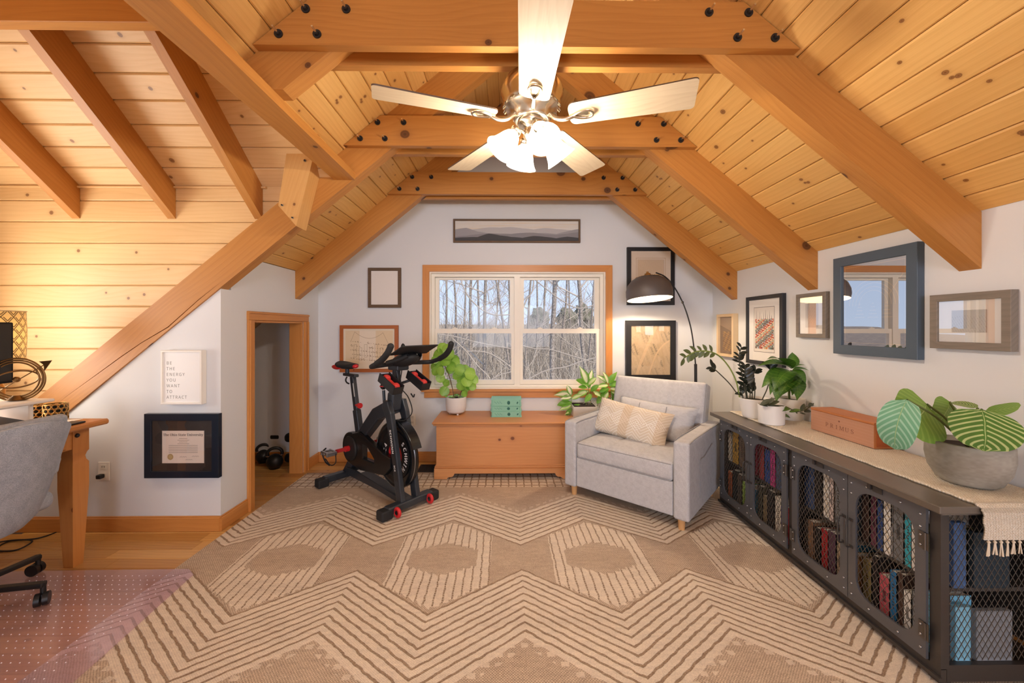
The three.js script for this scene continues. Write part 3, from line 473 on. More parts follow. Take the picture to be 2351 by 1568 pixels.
// ---------- arc floor lamp ----------
{
  const D = 3.33, b = at(1599, 900, D), l = thing('floor_lamp', 'black arc floor lamp with a grey dome shade behind the armchair', 'lamp', [b.x, 0, -D]);
  const lp = q => q.clone().sub(V(b.x, 0, -D));
  mk('base', [lathe([[0.001, 0], [0.14, 0], [0.145, 0.008], [0.14, 0.022], [0.02, 0.03], [0.001, 0.03]])], M.black, l);
  const top = lp(at(1597, 836, D)); mk('pole', rod(V(0, 0.02, 0), top, 0.0125, 14), M.black, l);
  const arc = [[1597, 838], [1593, 797], [1585, 748], [1567, 694], [1543, 652], [1525, 634], [1506, 626]].map(([x, y], i) => lp(at(x, y, D - i * 0.012)));
  const ac = mk('arm', tube(arc, 0.0055, 40, 10), M.black, l); for (const [k, r] of [[3, 0.010], [0, 0.013]]) mk('joint', ball(r, arc[k].x, arc[k].y, arc[k].z), M.black, ac);
  const sc = lp(at(1491.5, 687, 3.27)), g = new THREE.Group(); g.name = 'shade'; g.position.copy(sc); g.rotation.set(-0.10, 0, 0.05); l.add(g);
  const pr = [[0.183, 0], [0.190, 0.035], [0.188, 0.08], [0.170, 0.13], [0.135, 0.168], [0.098, 0.188]];
  mk('dome', lathe([...pr, [0.06, 0.198], [0.001, 0.203]], 48), plain(0x5c5450, 0.5, 0.2), g);
  mk('liner', lathe([[0.183, 0], ...pr.slice(1).map(([r, y]) => [r - 0.003, y - 0.001]), [0.06, 0.194], [0.001, 0.199]].reverse(), 48), std({ color: 0xf4e6cf, roughness: 0.6, side: THREE.DoubleSide }), g);
  const beads = []; for (let i = 0; i < 30; i++) { const a = i / 30 * 2 * PI; beads.push(rbox(0.012, 0.005, 0.005, 0.002, 0, 0, 0).rotateY(-a).translate(Math.sin(a) * 0.1, 0.189, Math.cos(a) * 0.1)); }
  mk('band', [...beads, new THREE.TorusGeometry(0.101, 0.002, 8, 48).rotateX(PI / 2).translate(0, 0.184, 0)], M.gold, g);
  mk('cap', [cyl(0.03, 0.024, 0.022, 20, 0, 0.21, 0), cyl(0.012, 0.010, 0.02, 14, 0, 0.228, 0)], M.gold, g);
  mk('bulb', ball(0.035, 0, 0.07, 0, 18), std({ color: 0xfff2dc, emissive: 0xffe0b0, emissiveIntensity: 6 }), g);
  const pl = new THREE.PointLight(0xffe8cc, 1.1, 0, 2); pl.name = 'floor_lamp_bulb'; pl.position.set(0, 0.07, 0); pl.castShadow = true; g.add(pl);
}
// ---------- ceiling fan ----------
{
  const FX = 0.105, FD = 1.71, FY = EYE + 0.919, f = thing('ceiling_fan', 'brushed nickel ceiling fan with five pale blades and lit glass shades', 'ceiling fan', [FX, FY, -FD]);
  const ridge = ceilY(FX) - FY - 0.01;
  mk('downrod', cyl(0.012, 0.012, ridge - 0.1, 14, 0, 0.1 + (ridge - 0.1) / 2, 0), M.nickel, f);
  mk('canopy', lathe([[0.001, ridge], [0.07, ridge], [0.068, ridge - 0.03], [0.03, ridge - 0.075], [0.012, ridge - 0.08]], 32), M.nickel, f);
  mk('motor_housing', lathe([[0.02, 0.21], [0.07, 0.20], [0.115, 0.17], [0.135, 0.13], [0.137, 0.10], [0.125, 0.075], [0.128, 0.062], [0.115, 0.045], [0.085, 0.03], [0.080, 0.0], [0.07, -0.012], [0.001, -0.014]], 48), M.nickel, f);
  const vents = []; for (let i = 0; i < 36; i++) { const a = i / 36 * 2 * PI; vents.push(box(0.005, 0.03, 0.004).rotateX(-0.55).rotateZ((i % 2 ? 0.5 : -0.5)).translate(0, 0.056, 0.119).rotateY(a)); }
  mk('vent_grille', vents, plain(0x8f8674, 0.3, 1), f);
  mk('light_hub', lathe([[0.062, -0.012], [0.064, -0.024], [0.046, -0.034], [0.034, -0.04], [0.03, -0.05], [0.036, -0.056], [0.036, -0.078], [0.022, -0.10], [0.012, -0.115], [0.001, -0.118]], 32), M.nickel, f);
  const tb = woodTex(512, 256, { light: [226, 206, 172], dark: [196, 168, 128], knots: 0, grain: 0.9, s: 41 }); const mb = [std({ map: tb, roughness: 0.4 }), plain(0x5a4636, 0.5)];
  const bs = new THREE.Shape(); { const r0 = 0.165, r1 = 0.665, w0 = 0.062, w1 = 0.078, c = 0.02; bs.moveTo(r0 + 0.03, -w0); bs.lineTo(r1 - c, -w1); bs.quadraticCurveTo(r1, -w1, r1, -w1 + c); bs.lineTo(r1, w1 - c); bs.quadraticCurveTo(r1, w1, r1 - c, w1); bs.lineTo(r0 + 0.03, w0); bs.quadraticCurveTo(r0, w0, r0, 0.02); bs.lineTo(r0, -0.02); bs.quadraticCurveTo(r0, -w0, r0 + 0.03, -w0); }
  const bg = uvPlanar(new THREE.ExtrudeGeometry(bs, { depth: 0.006, bevelEnabled: false }), x => x * 0.6, (x, y) => y * 1.0); bg.rotateX(PI / 2); // lies flat, length along x
  for (let i = 0; i < 5; i++) {
    const a = -PI / 2 + i * 2 * PI / 5, p = new THREE.Group(); p.name = 'blade'; p.rotation.y = a; f.add(p);
    const bl = mk('blade_board', bg, mb, p); bl.rotation.x = -0.21;
    const y = -0.012, loop = []; for (let k = 0; k <= 16; k++) { const t = k / 16 * 2 * PI; loop.push([0.225 + 0.042 * Math.cos(t) * (1), y - 0.002, (0.008 + 0.017 * (1 - Math.cos(t + PI)) / 2 + 0.006) * Math.sin(t)]); }
    mk('blade_arm', [tube(loop.slice(0, 16), 0.0065, 40, 8, true), tube([[0.075, 0.02, 0], [0.11, -0.012, 0], [0.15, -0.022, 0], [0.19, y, 0]], 0.010, 16, 10), rbox(0.05, 0.004, 0.03, 0.002, 0.225, y + 0.004, 0)], M.nickel, p).rotation.x = -0.12;
  }
  const gl = phys({ color: 0xfffaf0, roughness: 0.55, transmission: 0.45, thickness: 0, emissive: 0xfff0d6, emissiveIntensity: 0.9, side: THREE.DoubleSide });
  const sp = [[0.022, 0], [0.033, 0.008], [0.042, 0.028], [0.048, 0.05], [0.056, 0.074], [0.066, 0.092], [0.071, 0.098]];
  for (const a of [0.30, 1.87, 3.44, 5.01]) { // azimuth from +z (towards the photographer)
    const s = new THREE.Group(); s.name = 'lamp_arm'; f.add(s); s.rotation.y = a;
    mk('arm', [tube([[0, -0.068, 0.028], [0, -0.056, 0.05], [0, -0.058, 0.07], [0, -0.074, 0.083]], 0.007, 16, 8), lathe([[0.001, 0.004], [0.024, 0.004], [0.026, -0.016], [0.022, -0.02]], 20).rotateX(PI - 0.62).translate(0, -0.071, 0.081)], M.nickel, s);
    const g = new THREE.Group(); g.name = 'lamp_shade'; s.add(g); g.position.set(0, -0.077, 0.083); g.rotation.x = PI - 0.66;
    mk('glass', lathe(sp, 36), gl, g); mk('bulb', ball(0.022, 0, 0.055, 0, 14), std({ color: 0xffffff, emissive: 0xfff0d8, emissiveIntensity: 14 }), g);
    const pl = new THREE.PointLight(0xfff4e8, 0.6, 0, 2); pl.name = 'fan_bulb'; pl.shadow.radius = 2; pl.position.set(0, 0.055, 0); pl.castShadow = true; g.add(pl);
  }
}
// ---------- plants ----------
/** leaf: base at the origin, runs along +z, faces +y; prof(t) is its half width, bend its droop, cup its fold */
function leafGeo(len, wid, prof, bend = 0.2, cup = 0.15, nl = 8, nw = 4, wave = 0) {
  const pos = [], uv = [], idx = [];
  for (let j = 0; j <= nl; j++) for (let i = 0; i <= nw; i++) { const t = j / nl, s = i / nw * 2 - 1, h = prof(t) * wid / 2, a = t * bend * 2; const z = bend ? len * Math.sin(a) / (bend * 2) : len * t, y = bend ? -len * (1 - Math.cos(a)) / (bend * 2) : 0; pos.push(s * h, y + cup * h * (s * s) + wave * Math.sin(t * 14 + i) * h, z); uv.push(i / nw, t); }
  for (let j = 0; j < nl; j++) for (let i = 0; i < nw; i++) { const a = j * (nw + 1) + i, b = a + nw + 1; idx.push(a, b + 1, a + 1, a, b, b + 1); }
  const g = new THREE.BufferGeometry(); g.setAttribute('position', new THREE.Float32BufferAttribute(pos, 3)); g.setAttribute('uv', new THREE.Float32BufferAttribute(uv, 2)); g.setIndex(idx); g.computeVertexNormals(); return g;
}
const oval = t => Math.pow(Math.sin(PI * Math.min(1, t * 0.97 + 0.03)), 0.8), lance = t => Math.pow(Math.sin(PI * Math.pow(Math.min(1, t + 0.02), 0.75)), 1.1), round = t => Math.sqrt(Math.max(0.0004, 1 - (2 * t - 1) ** 2));
const leafMat = (map, color = 0xffffff, r = 0.4) => phys({ map, color, roughness: r, side: THREE.DoubleSide, transmission: 0.22, thickness: 0 });
const veins = (edge, mid, line, o = {}) => canvasTex(128, 256, (g, w, h) => { g.fillStyle = edge; g.fillRect(0, 0, w, h); if (mid) { const q = g.createLinearGradient(0, 0, w, 0); q.addColorStop(0.12, edge); q.addColorStop(0.34, mid); q.addColorStop(0.66, mid); q.addColorStop(0.88, edge); g.fillStyle = q; g.fillRect(0, 0, w, h); } g.strokeStyle = line; g.lineWidth = 2.5; g.beginPath(); g.moveTo(w / 2, 0); g.lineTo(w / 2, h); g.stroke(); g.lineWidth = o.lw || 1; for (let i = -2; i < (o.n || 14); i++) { const y = i * h / (o.n || 14); g.beginPath(); g.moveTo(w / 2, h - y); g.quadraticCurveTo(w * 0.8, h - y - 14, w, h - y - 34); g.moveTo(w / 2, h - y); g.quadraticCurveTo(w * 0.2, h - y - 14, 0, h - y - 34); g.stroke(); } });
/** set a leaf: base point, direction it points to, direction its face looks to */
function leaf(parent, g, m, base, dir, face, k = 1) {
  const z = dir.clone().normalize(), x = face.clone().cross(z).normalize(), y = z.clone().cross(x);
  const o = mk('leaf', g, m, parent); o.quaternion.setFromRotationMatrix(new THREE.Matrix4().makeBasis(x, y, z)); o.position.copy(base); o.scale.setScalar(k); return o;
}
const potGeo = (r0, r1, h, t = 0.006, lip = 0) => lathe([[0.001, 0], [r0 * 0.9, 0], [r0, h * 0.04], [(r0 + r1) / 2 + lip, h * 0.5], [r1, h], [r1 - t, h], [r1 - t - 0.003, h - 0.02], [0.001, h - 0.022]], 40);
const soil = (r, y) => { const g = new THREE.CircleGeometry(r, 28, 0, 2 * PI).rotateX(-PI / 2).translate(0, y, 0); return g; };

{ // round-leaved plant on the chest
  const b = onLevel(1047, 950, 0.483), p = thing('potted_plant', 'leggy round-leaved green plant in a white pot on the chest', 'plant', [b.x, 0.483, b.z]);
  const d = -b.z, L = (x, y, k = 0) => at(x, y, d + k).sub(p.position);
  mk('pot', [lathe([[0.001, 0.014], [0.07, 0.014], [0.086, 0.03], [0.093, 0.07], [0.094, 0.158], [0.088, 0.158], [0.086, 0.14], [0.001, 0.138]], 40)], plain(0xdfdcd8, 0.6), p);
  mk('soil', soil(0.086, 0.141), M.soil, p);
  for (const a of [0.4, 2.5, 4.6]) mk('foot', cyl(0.009, 0.009, 0.016, 10, 0.055 * Math.sin(a), 0.008, 0.055 * Math.cos(a)), plain(0xdfdcd8, 0.6), p);
  const sm = plain(0x6a5238, 0.8); const s1 = [L(1043, 918), L(1036, 880), L(1026, 850), L(1014, 826, 0.02)], s2 = [L(1054, 916), L(1062, 888), L(1068, 866, -0.02)];
  mk('stem', tube(s1, 0.004, 20, 7), sm, p); mk('stem', tube(s2, 0.004, 16, 7), sm, p);
  const tx = [veins('#7fb33a', '#8fc244', '#a8d46a', { n: 7 }), veins('#9acb4c', '#a9d65c', '#c3e68a', { n: 7 })].map(t => leafMat(t)), pm = plain(0x8fae4a, 0.6), g = leafGeo(1, 1, round, 0.12, 0.12, 8, 6);
  const spots = [[1018, 800, 15, 1], [1005, 812, 13, 1], [1030, 812, 14, 1], [1042, 826, 13, 1], [1024, 828, 13, 1], [1008, 838, 12, 1], [1036, 842, 12, 1], [1046, 832, 11, 1], [1000, 852, 11, 1], [1012, 852, 11, 1], [1034, 848, 11, 1], [999, 826, 9, 1], [1011, 868, 11, 1], [1024, 879, 9, 1], [995, 840, 9, 1], [1026, 800, 12, 1],
    [1055, 848, 13, 2], [1068, 848, 12, 2], [1080, 858, 14, 2], [1086, 872, 13, 2], [1050, 862, 12, 2], [1060, 872, 12, 2], [1072, 876, 13, 2], [1080, 886, 11, 2], [1058, 886, 11, 2], [1068, 892, 11, 2], [1085, 888, 9, 2], [1064, 860, 12, 2], [1020, 898, 12, 1], [1066, 904, 8, 2]];
  for (const [x, y, r, s] of spots) { const k = rr(-0.06, 0.06), c = L(x, y, k), st = s === 1 ? s1 : s2, from = new THREE.CatmullRomCurve3(st).getPoint(Math.min(1, Math.max(0.35, (c.y - st[0].y) / (st[st.length - 1].y - st[0].y)))); const face = V(rr(-0.6, 0.6), rr(0.1, 0.8), 1).normalize(), dir = c.clone().sub(from).normalize().add(V(0, -0.5, 0.2)), R = r * 2 * d / F; dir.addScaledVector(face, -dir.dot(face)).normalize();
    const lf = leaf(p, g, tx[rnd() < 0.5 ? 0 : 1], c.clone().addScaledVector(dir, -R / 2), dir, face, R); mk('stalk', rod(from, c, 0.0011, 5), pm, p); }
  for (let i = 0; i < 22; i++) { const a = rr(0, 2 * PI), r = rr(0.02, 0.08); leaf(p, g, tx[i % 2], V(r * Math.sin(a), 0.145 + rr(0, 0.02), r * Math.cos(a)), V(Math.sin(a), rr(0.1, 0.8), Math.cos(a)), V(0, 1, 0.4), rr(0.018, 0.034)); }
}
{ // variegated plant in a planter between chest and armchair
  const p = thing('potted_plant', 'variegated white and green leafy plant in a beige planter behind the armchair', 'plant', [0.685, 0, -3.52]);
  mk('planter', [box(0.21, 0.57, 0.19, 0, 0.285, 0)], plain(0xd6d0c6, 0.7), p); mk('soil', box(0.19, 0.02, 0.17, 0, 0.565, 0), M.soil, p);
  const tx = [leafMat(veins('#5f9a2e', '#f0f2d2', '#e4ecc0', { n: 10 })), leafMat(veins('#7fb840', '#dcebb0', '#cfe49a', { n: 10 })), leafMat(veins('#6aa832', null, '#a6d060', { n: 10 }))];
  const g = [leafGeo(1, 0.42, lance, 0.35, 0.25, 8, 4), leafGeo(1, 0.5, oval, 0.3, 0.2, 8, 4)], d = 3.5, L = (x, y, k = 0) => at(x, y, d + k).sub(p.position), sm = plain(0x7c9a4a, 0.7), cane = plain(0xb9ad8a, 0.8);
  for (const [bx, x, y] of [[1345, 1346, 895], [1358, 1350, 880], [1372, 1378, 900], [1392, 1395, 880], [1405, 1402, 890], [1385, 1410, 905]]) mk('stem', tube([L(bx, 932), L((bx + x) / 2 + rr(-3, 3), (932 + y) / 2), L(x, y)], 0.0035, 14, 6), sm, p);
  mk('stem', tube([L(1338, 940), L(1330, 928), L(1322, 930), L(1310, 945, -0.02), L(1306, 955, -0.02)], 0.003, 16, 6), sm, p); mk('stem', tube([L(1308, 962, -0.02), L(1312, 930, -0.02), L(1311, 905, -0.02)], 0.003, 14, 6), sm, p);
  for (let i = 0; i < 14; i++) mk('root', tube([L(1340 + i * 4.6, 930 + rr(-4, 3)), L(1350 + i * 4, 922 + rr(-6, 4), -0.03), L(1338 + i * 5.5, 930 + rr(-6, 6))], 0.0016, 10, 5), cane, p);
  // base pixel, tip pixel, kind
  for (const [x, y, u, v, m, w] of [[1348, 880, 1338, 842, 0, 0], [1350, 882, 1362, 846, 0, 0], [1352, 884, 1326, 868, 2, 1], [1350, 884, 1366, 866, 1, 1], [1348, 890, 1330, 886, 2, 1], [1354, 890, 1344, 862, 2, 1], [1350, 898, 1322, 906, 1, 1], [1356, 898, 1372, 884, 2, 1], [1358, 905, 1344, 920, 2, 1], [1362, 898, 1380, 908, 1, 1],
    [1394, 878, 1374, 858, 0, 0], [1396, 880, 1390, 852, 0, 0], [1398, 880, 1414, 852, 2, 0], [1396, 884, 1372, 884, 1, 0], [1398, 886, 1428, 872, 2, 0], [1400, 892, 1432, 892, 0, 0], [1398, 892, 1378, 904, 2, 1], [1402, 898, 1420, 915, 2, 1], [1396, 900, 1386, 918, 1, 1], [1404, 900, 1425, 905, 1, 0], [1385, 905, 1372, 925, 2, 1], [1376, 900, 1392, 890, 2, 1], [1408, 905, 1412, 925, 2, 1],
    [1311, 906, 1271, 901, 0, 0], [1312, 908, 1304, 886, 0, 1], [1313, 912, 1290, 912, 0, 1], [1313, 916, 1337, 902, 1, 0], [1312, 924, 1280, 926, 2, 1], [1311, 930, 1284, 938, 1, 0], [1313, 938, 1298, 952, 2, 1], [1313, 938, 1326, 928, 2, 1], [1312, 945, 1298, 948, 1, 0]]) {
    const k = rr(-0.05, 0.03), a = L(x, y, 0), b = L(u, v, k - 0.03), dir = b.clone().sub(a); leaf(p, g[w], tx[m], a, dir, V(rr(-0.3, 0.3), 0.7, 0.9), dir.length() * 1.02); }
}
const CT = 0.661; // top of the metal cabinet
{ // dark ZZ plant
  const b = V(1.665, CT + 0.008, -2.60), p = thing('potted_plant', 'dark-leaved plant with arching stems in a ribbed white pot', 'plant', b);
  const prof = [[0.001, 0], [0.068, 0], [0.07, 0.004]]; for (let i = 0; i < 9; i++) { const r = 0.073 + i * 0.0022; prof.push([r, 0.012 + i * 0.0125], [r + 0.0022, 0.018 + i * 0.0125]); } prof.push([0.094, 0.128], [0.088, 0.13], [0.085, 0.112], [0.001, 0.11]);
  mk('pot', lathe(prof, 44), M.pot, p); mk('soil', soil(0.085, 0.113), M.soil, p);
  const d = 2.60, L = (x, y, k = 0) => at(x, y, d + k).sub(p.position), g = leafGeo(1, 0.48, oval, 0.15, 0.2, 6, 4), dm = leafMat(null, 0x232a20, 0.35), lm = leafMat(null, 0x6f7f3a, 0.4), green = plain(0x7d8f45, 0.6), dk = plain(0x3a3b2c, 0.6);
  const stemLeaf = (pts, m, sm, n, t0, size, r = 0.0035) => { const cv = new THREE.CatmullRomCurve3(pts); mk('stem', tube(pts, r, 28, 7), sm, p); for (let i = 0; i < n; i++) { const t = t0 + (1 - t0) * i / (n - 1), q = cv.getPoint(Math.min(1, t)), tg = cv.getTangent(Math.min(1, t)), side = V(tg.y, -tg.x, 0).normalize().multiplyScalar(i % 2 ? 1 : -1), dir = tg.clone().multiplyScalar(0.8).add(side).add(V(0, 0, rr(-0.4, 0.6))); leaf(p, g, m, q, dir, V(rr(-0.4, 0.4), 0.6, 0.9), size * rr(0.8, 1.15)); } };
  stemLeaf([L(1698, 912), L(1690, 875), L(1672, 840), L(1648, 815, -0.02), L(1622, 806, -0.04), L(1596, 808, -0.05), L(1570, 822, -0.06)], leafMat(null, 0x5d6a3e, 0.4), green, 13, 0.55, 0.058, 0.0045);
  stemLeaf([L(1693, 905), L(1676, 882), L(1650, 856), L(1634, 842)], dm, dk, 6, 0.8, 0.05);
  stemLeaf([L(1714, 914), L(1708, 880), L(1698, 835), L(1696, 820), L(1702, 797)], dm, dk, 9, 0.55, 0.055);
  stemLeaf([L(1716, 916), L(1713, 890), L(1710, 862), L(1711, 840)], dm, dk, 13, 0.25, 0.062);
  stemLeaf([L(1722, 916), L(1722, 890), L(1719, 870), L(1716, 848)], dm, dk, 11, 0.25, 0.058);
  stemLeaf([L(1732, 917), L(1733, 885), L(1730, 860), L(1735, 850)], dm, dk, 6, 0.72, 0.056);
  stemLeaf([L(1750, 917), L(1762, 890), L(1767, 860), L(1768, 838)], dm, dk, 5, 0.85, 0.06);
  stemLeaf([L(1726, 917), L(1727, 900), L(1722, 880)], dm, dk, 5, 0.4, 0.05); stemLeaf([L(1706, 914), L(1704, 905), L(1700, 900)], dm, dk, 4, 0.3, 0.05);
}
{ // small trailing plant
  const p = thing('potted_plant', 'small trailing green plant in a plain white cylinder pot', 'plant', [1.660, CT + 0.008, -2.425]);
  mk('pot', [lathe([[0.001, 0], [0.066, 0], [0.071, 0.006], [0.074, 0.118], [0.069, 0.120], [0.066, 0.104], [0.001, 0.102]], 40)], M.pot, p); mk('soil', soil(0.066, 0.106), M.soil, p);
  const d = 2.40, L = (x, y, k = 0) => at(x, y, d + k).sub(p.position), g = leafGeo(1, 0.42, oval, 0.2, 0.2, 6, 4), a = leafMat(veins('#4d6a2a', '#5f7c34', '#7d9448', { n: 8 })), b = leafMat(null, 0x4c5238, 0.5), sm = plain(0x5c5a3c, 0.7);
  mk('stem', tube([L(1775, 930), L(1800, 932, -0.02), L(1830, 945, -0.03), L(1850, 940, -0.02), L(1868, 926)], 0.0028, 24, 6), sm, p); mk('stem', tube([L(1760, 932), L(1768, 922), L(1772, 912)], 0.0025, 12, 6), sm, p); mk('stem', tube([L(1846, 942, -0.03), L(1852, 933, -0.03), L(1864, 936, -0.03)], 0.002, 12, 6), sm, p);
  for (const [x, y, u, v, m] of [[1784, 942, 1815, 936, a], [1786, 938, 1808, 932, a], [1812, 946, 1838, 938, a], [1790, 950, 1818, 956, a], [1838, 944, 1848, 926, b], [1846, 946, 1864, 940, b], [1836, 948, 1852, 950, b], [1856, 932, 1870, 924, b], [1746, 930, 1770, 914, b], [1750, 930, 1784, 930, b], [1758, 928, 1778, 912, b], [1762, 930, 1790, 918, b], [1752, 928, 1764, 916, b], [1768, 932, 1746, 926, b], [1766, 932, 1784, 932, b], [1830, 950, 1826, 940, b]]) { const s = L(x, y, rr(-0.04, 0)), e = L(u, v, rr(-0.06, 0)), dir = e.clone().sub(s); leaf(p, g, m, s, dir, V(rr(-0.3, 0.3), 1, 0.8), Math.max(0.035, dir.length())); }
}
{ // broad drooping plant by the wall
  const p = thing('potted_plant', 'upright plant with broad drooping green leaves in a smooth white pot', 'plant', [1.868, CT + 0.008, -2.54]);
  mk('pot', lathe([[0.001, 0], [0.06, 0], [0.066, 0.004], [0.082, 0.138], [0.077, 0.14], [0.073, 0.122], [0.001, 0.12]], 40), plain(0xe6e0d6, 0.5), p); mk('soil', soil(0.074, 0.123), M.soil, p);
  const d = 2.54, L = (x, y, k = 0) => at(x, y, d + k).sub(p.position), m = leafMat(veins('#3c6a1e', '#4c7c26', '#7f9c3e', { n: 9, lw: 2 })), g = [leafGeo(1, 0.52, lance, 0.55, 0.3, 10, 4), leafGeo(1, 0.60, lance, 0.75, 0.25, 10, 4)];
  mk('stem', tube([L(1812, 920), L(1812, 895), L(1815, 870), L(1817, 850)], 0.007, 16, 8), plain(0x55602e, 0.7), p);
  for (const [x, y, u, v, k, w] of [[1816, 846, 1782, 808, -0.05, 0], [1816, 846, 1760, 826, 0, 0], [1818, 845, 1830, 806, 0, 0], [1820, 846, 1870, 820, -0.05, 0], [1820, 850, 1892, 838, -0.09, 0], [1818, 850, 1848, 878, -0.08, 1], [1816, 852, 1786, 868, -0.08, 1], [1814, 858, 1762, 862, -0.03, 1], [1814, 862, 1766, 886, -0.02, 1], [1816, 866, 1784, 894, -0.08, 1], [1818, 868, 1838, 906, -0.10, 1], [1820, 862, 1862, 890, -0.04, 1], [1820, 866, 1876, 900, -0.08, 1], [1818, 860, 1810, 890, -0.11, 1], [1822, 856, 1876, 868, -0.07, 1], [1818, 872, 1830, 900, -0.09, 1]]) {
    const s = L(x, y, 0), e = L(u, v, k), dir = e.clone().sub(s), up = V(dir.x, w ? dir.y * 0.55 + 0.03 : Math.max(0.03, dir.y) + 0.05, dir.z); const lf = leaf(p, g[w], m, s, up, V(dir.x * -0.2 + rr(-0.25, 0.25), 1, 0.3 + rr(-0.2, 0.3)), dir.length() * rr(1.2, 1.4)); for (let q = 0; q < 8; q++) { p.updateMatrixWorld(true); if (new THREE.Box3().setFromObject(lf).max.x < XR - 0.008) break; lf.scale.multiplyScalar(0.9); } }
}
{ // broad striped plant in the concrete bowl
  const p = thing('potted_plant', 'large round striped-leaf plant in a grey concrete bowl', 'plant', [1.785, CT + 0.008, -1.485]);
  const cn = dataTex(256, 256, (i, j) => { const v = 148 + (vn(i / 32, j / 32, 91, 8) - 0.5) * 34 + (vn(i / 4, j / 4, 92, 64) - 0.5) * 14; return [v + 4, v - 2, v - 14]; });
  mk('bowl', lathe([[0.001, 0], [0.068, 0], [0.088, 0.014], [0.110, 0.055], [0.119, 0.105], [0.117, 0.158], [0.104, 0.160], [0.102, 0.138], [0.001, 0.138]], 56), std({ map: cn, roughness: 0.85 }), p); mk('soil', soil(0.102, 0.139), M.soil, p);
  const d = 1.485, L = (x, y, k = 0) => at(x, y, d + k).sub(p.position);
  const stripe = (c0, c1) => canvasTex(256, 256, (g, w, h) => { g.fillStyle = c0; g.fillRect(0, 0, w, h); for (let i = -2; i < 9; i++) for (const s of [-1, 1]) { g.strokeStyle = c1; g.lineWidth = 9; g.beginPath(); g.moveTo(w / 2 + s * 6, h - i * 30 - 8); g.quadraticCurveTo(w / 2 + s * 60, h - i * 30 - 36, w / 2 + s * 130, h - i * 30 - 90); g.stroke(); } g.strokeStyle = '#c9d88e'; g.lineWidth = 3; g.beginPath(); g.moveTo(w / 2, 0); g.lineTo(w / 2, h); g.stroke(); });
  const top = leafMat(stripe('#4f7d1c', '#c3cf86')), under = leafMat(stripe('#7da23c', '#8fb04a')), blue = leafMat(stripe('#6fae8a', '#9fd0b4')), heart = t => Math.pow(Math.max(0.0004, 1 - (2 * t - 1) ** 2), 0.42) * (1 - 0.16 * t), g = leafGeo(1, 1.0, heart, 0.28, 0.05, 12, 8, 0.015), gd = leafGeo(1, 0.66, heart, 0.7, 0.2, 12, 6, 0.03), sm = plain(0x5f6b34, 0.6);
  const root = V(0.0, 0.14, 0.0);
  const put = (a, b, face, geo, m, k = 1) => { const dir = b.clone().sub(a); leaf(p, geo, m, a, dir, face, dir.length() * k); mk('stalk', tube([root, root.clone().lerp(a, 0.55).add(V(0, 0.02, 0)), a], 0.004, 14, 7), sm, p); };
  const wide = (k, b) => leafGeo(1, k, heart, b, 0.04, 12, 8, 0.012), gf = wide(1.75, 0.22), gu = wide(2.05, 0.3), gn = wide(0.6, 0.7);
  put(L(2254, 940, -0.10), L(2282, 1036, -0.16), V(-0.12, 0.35, 1), gf, top, 1.0);            // the large leaf in front
  put(L(2128, 928, 0.03), L(2108, 986, -0.02), V(-0.25, -0.25, 1), gu, under, 1.05);           // pale underside beside the box
  put(L(2180, 922, 0.06), L(2176, 972, 0.03), V(0.15, -0.2, 1), gu, under, 1.05);
  put(L(2082, 918, -0.02), L(2028, 1014, -0.06), V(-0.9, 0.5, 0.55), gn, blue, 1.08);          // drooping blue-green leaf over the box
  put(L(2245, 936, 0.0), L(2190, 918, 0.06), V(0, 0.8, 0.7), wide(0.8, 0.2), top, 1.1);
  put(L(2262, 944, -0.03), L(2345, 940, -0.08), V(0.1, -0.5, 1), wide(0.75, 0.2), under, 1.1);
}
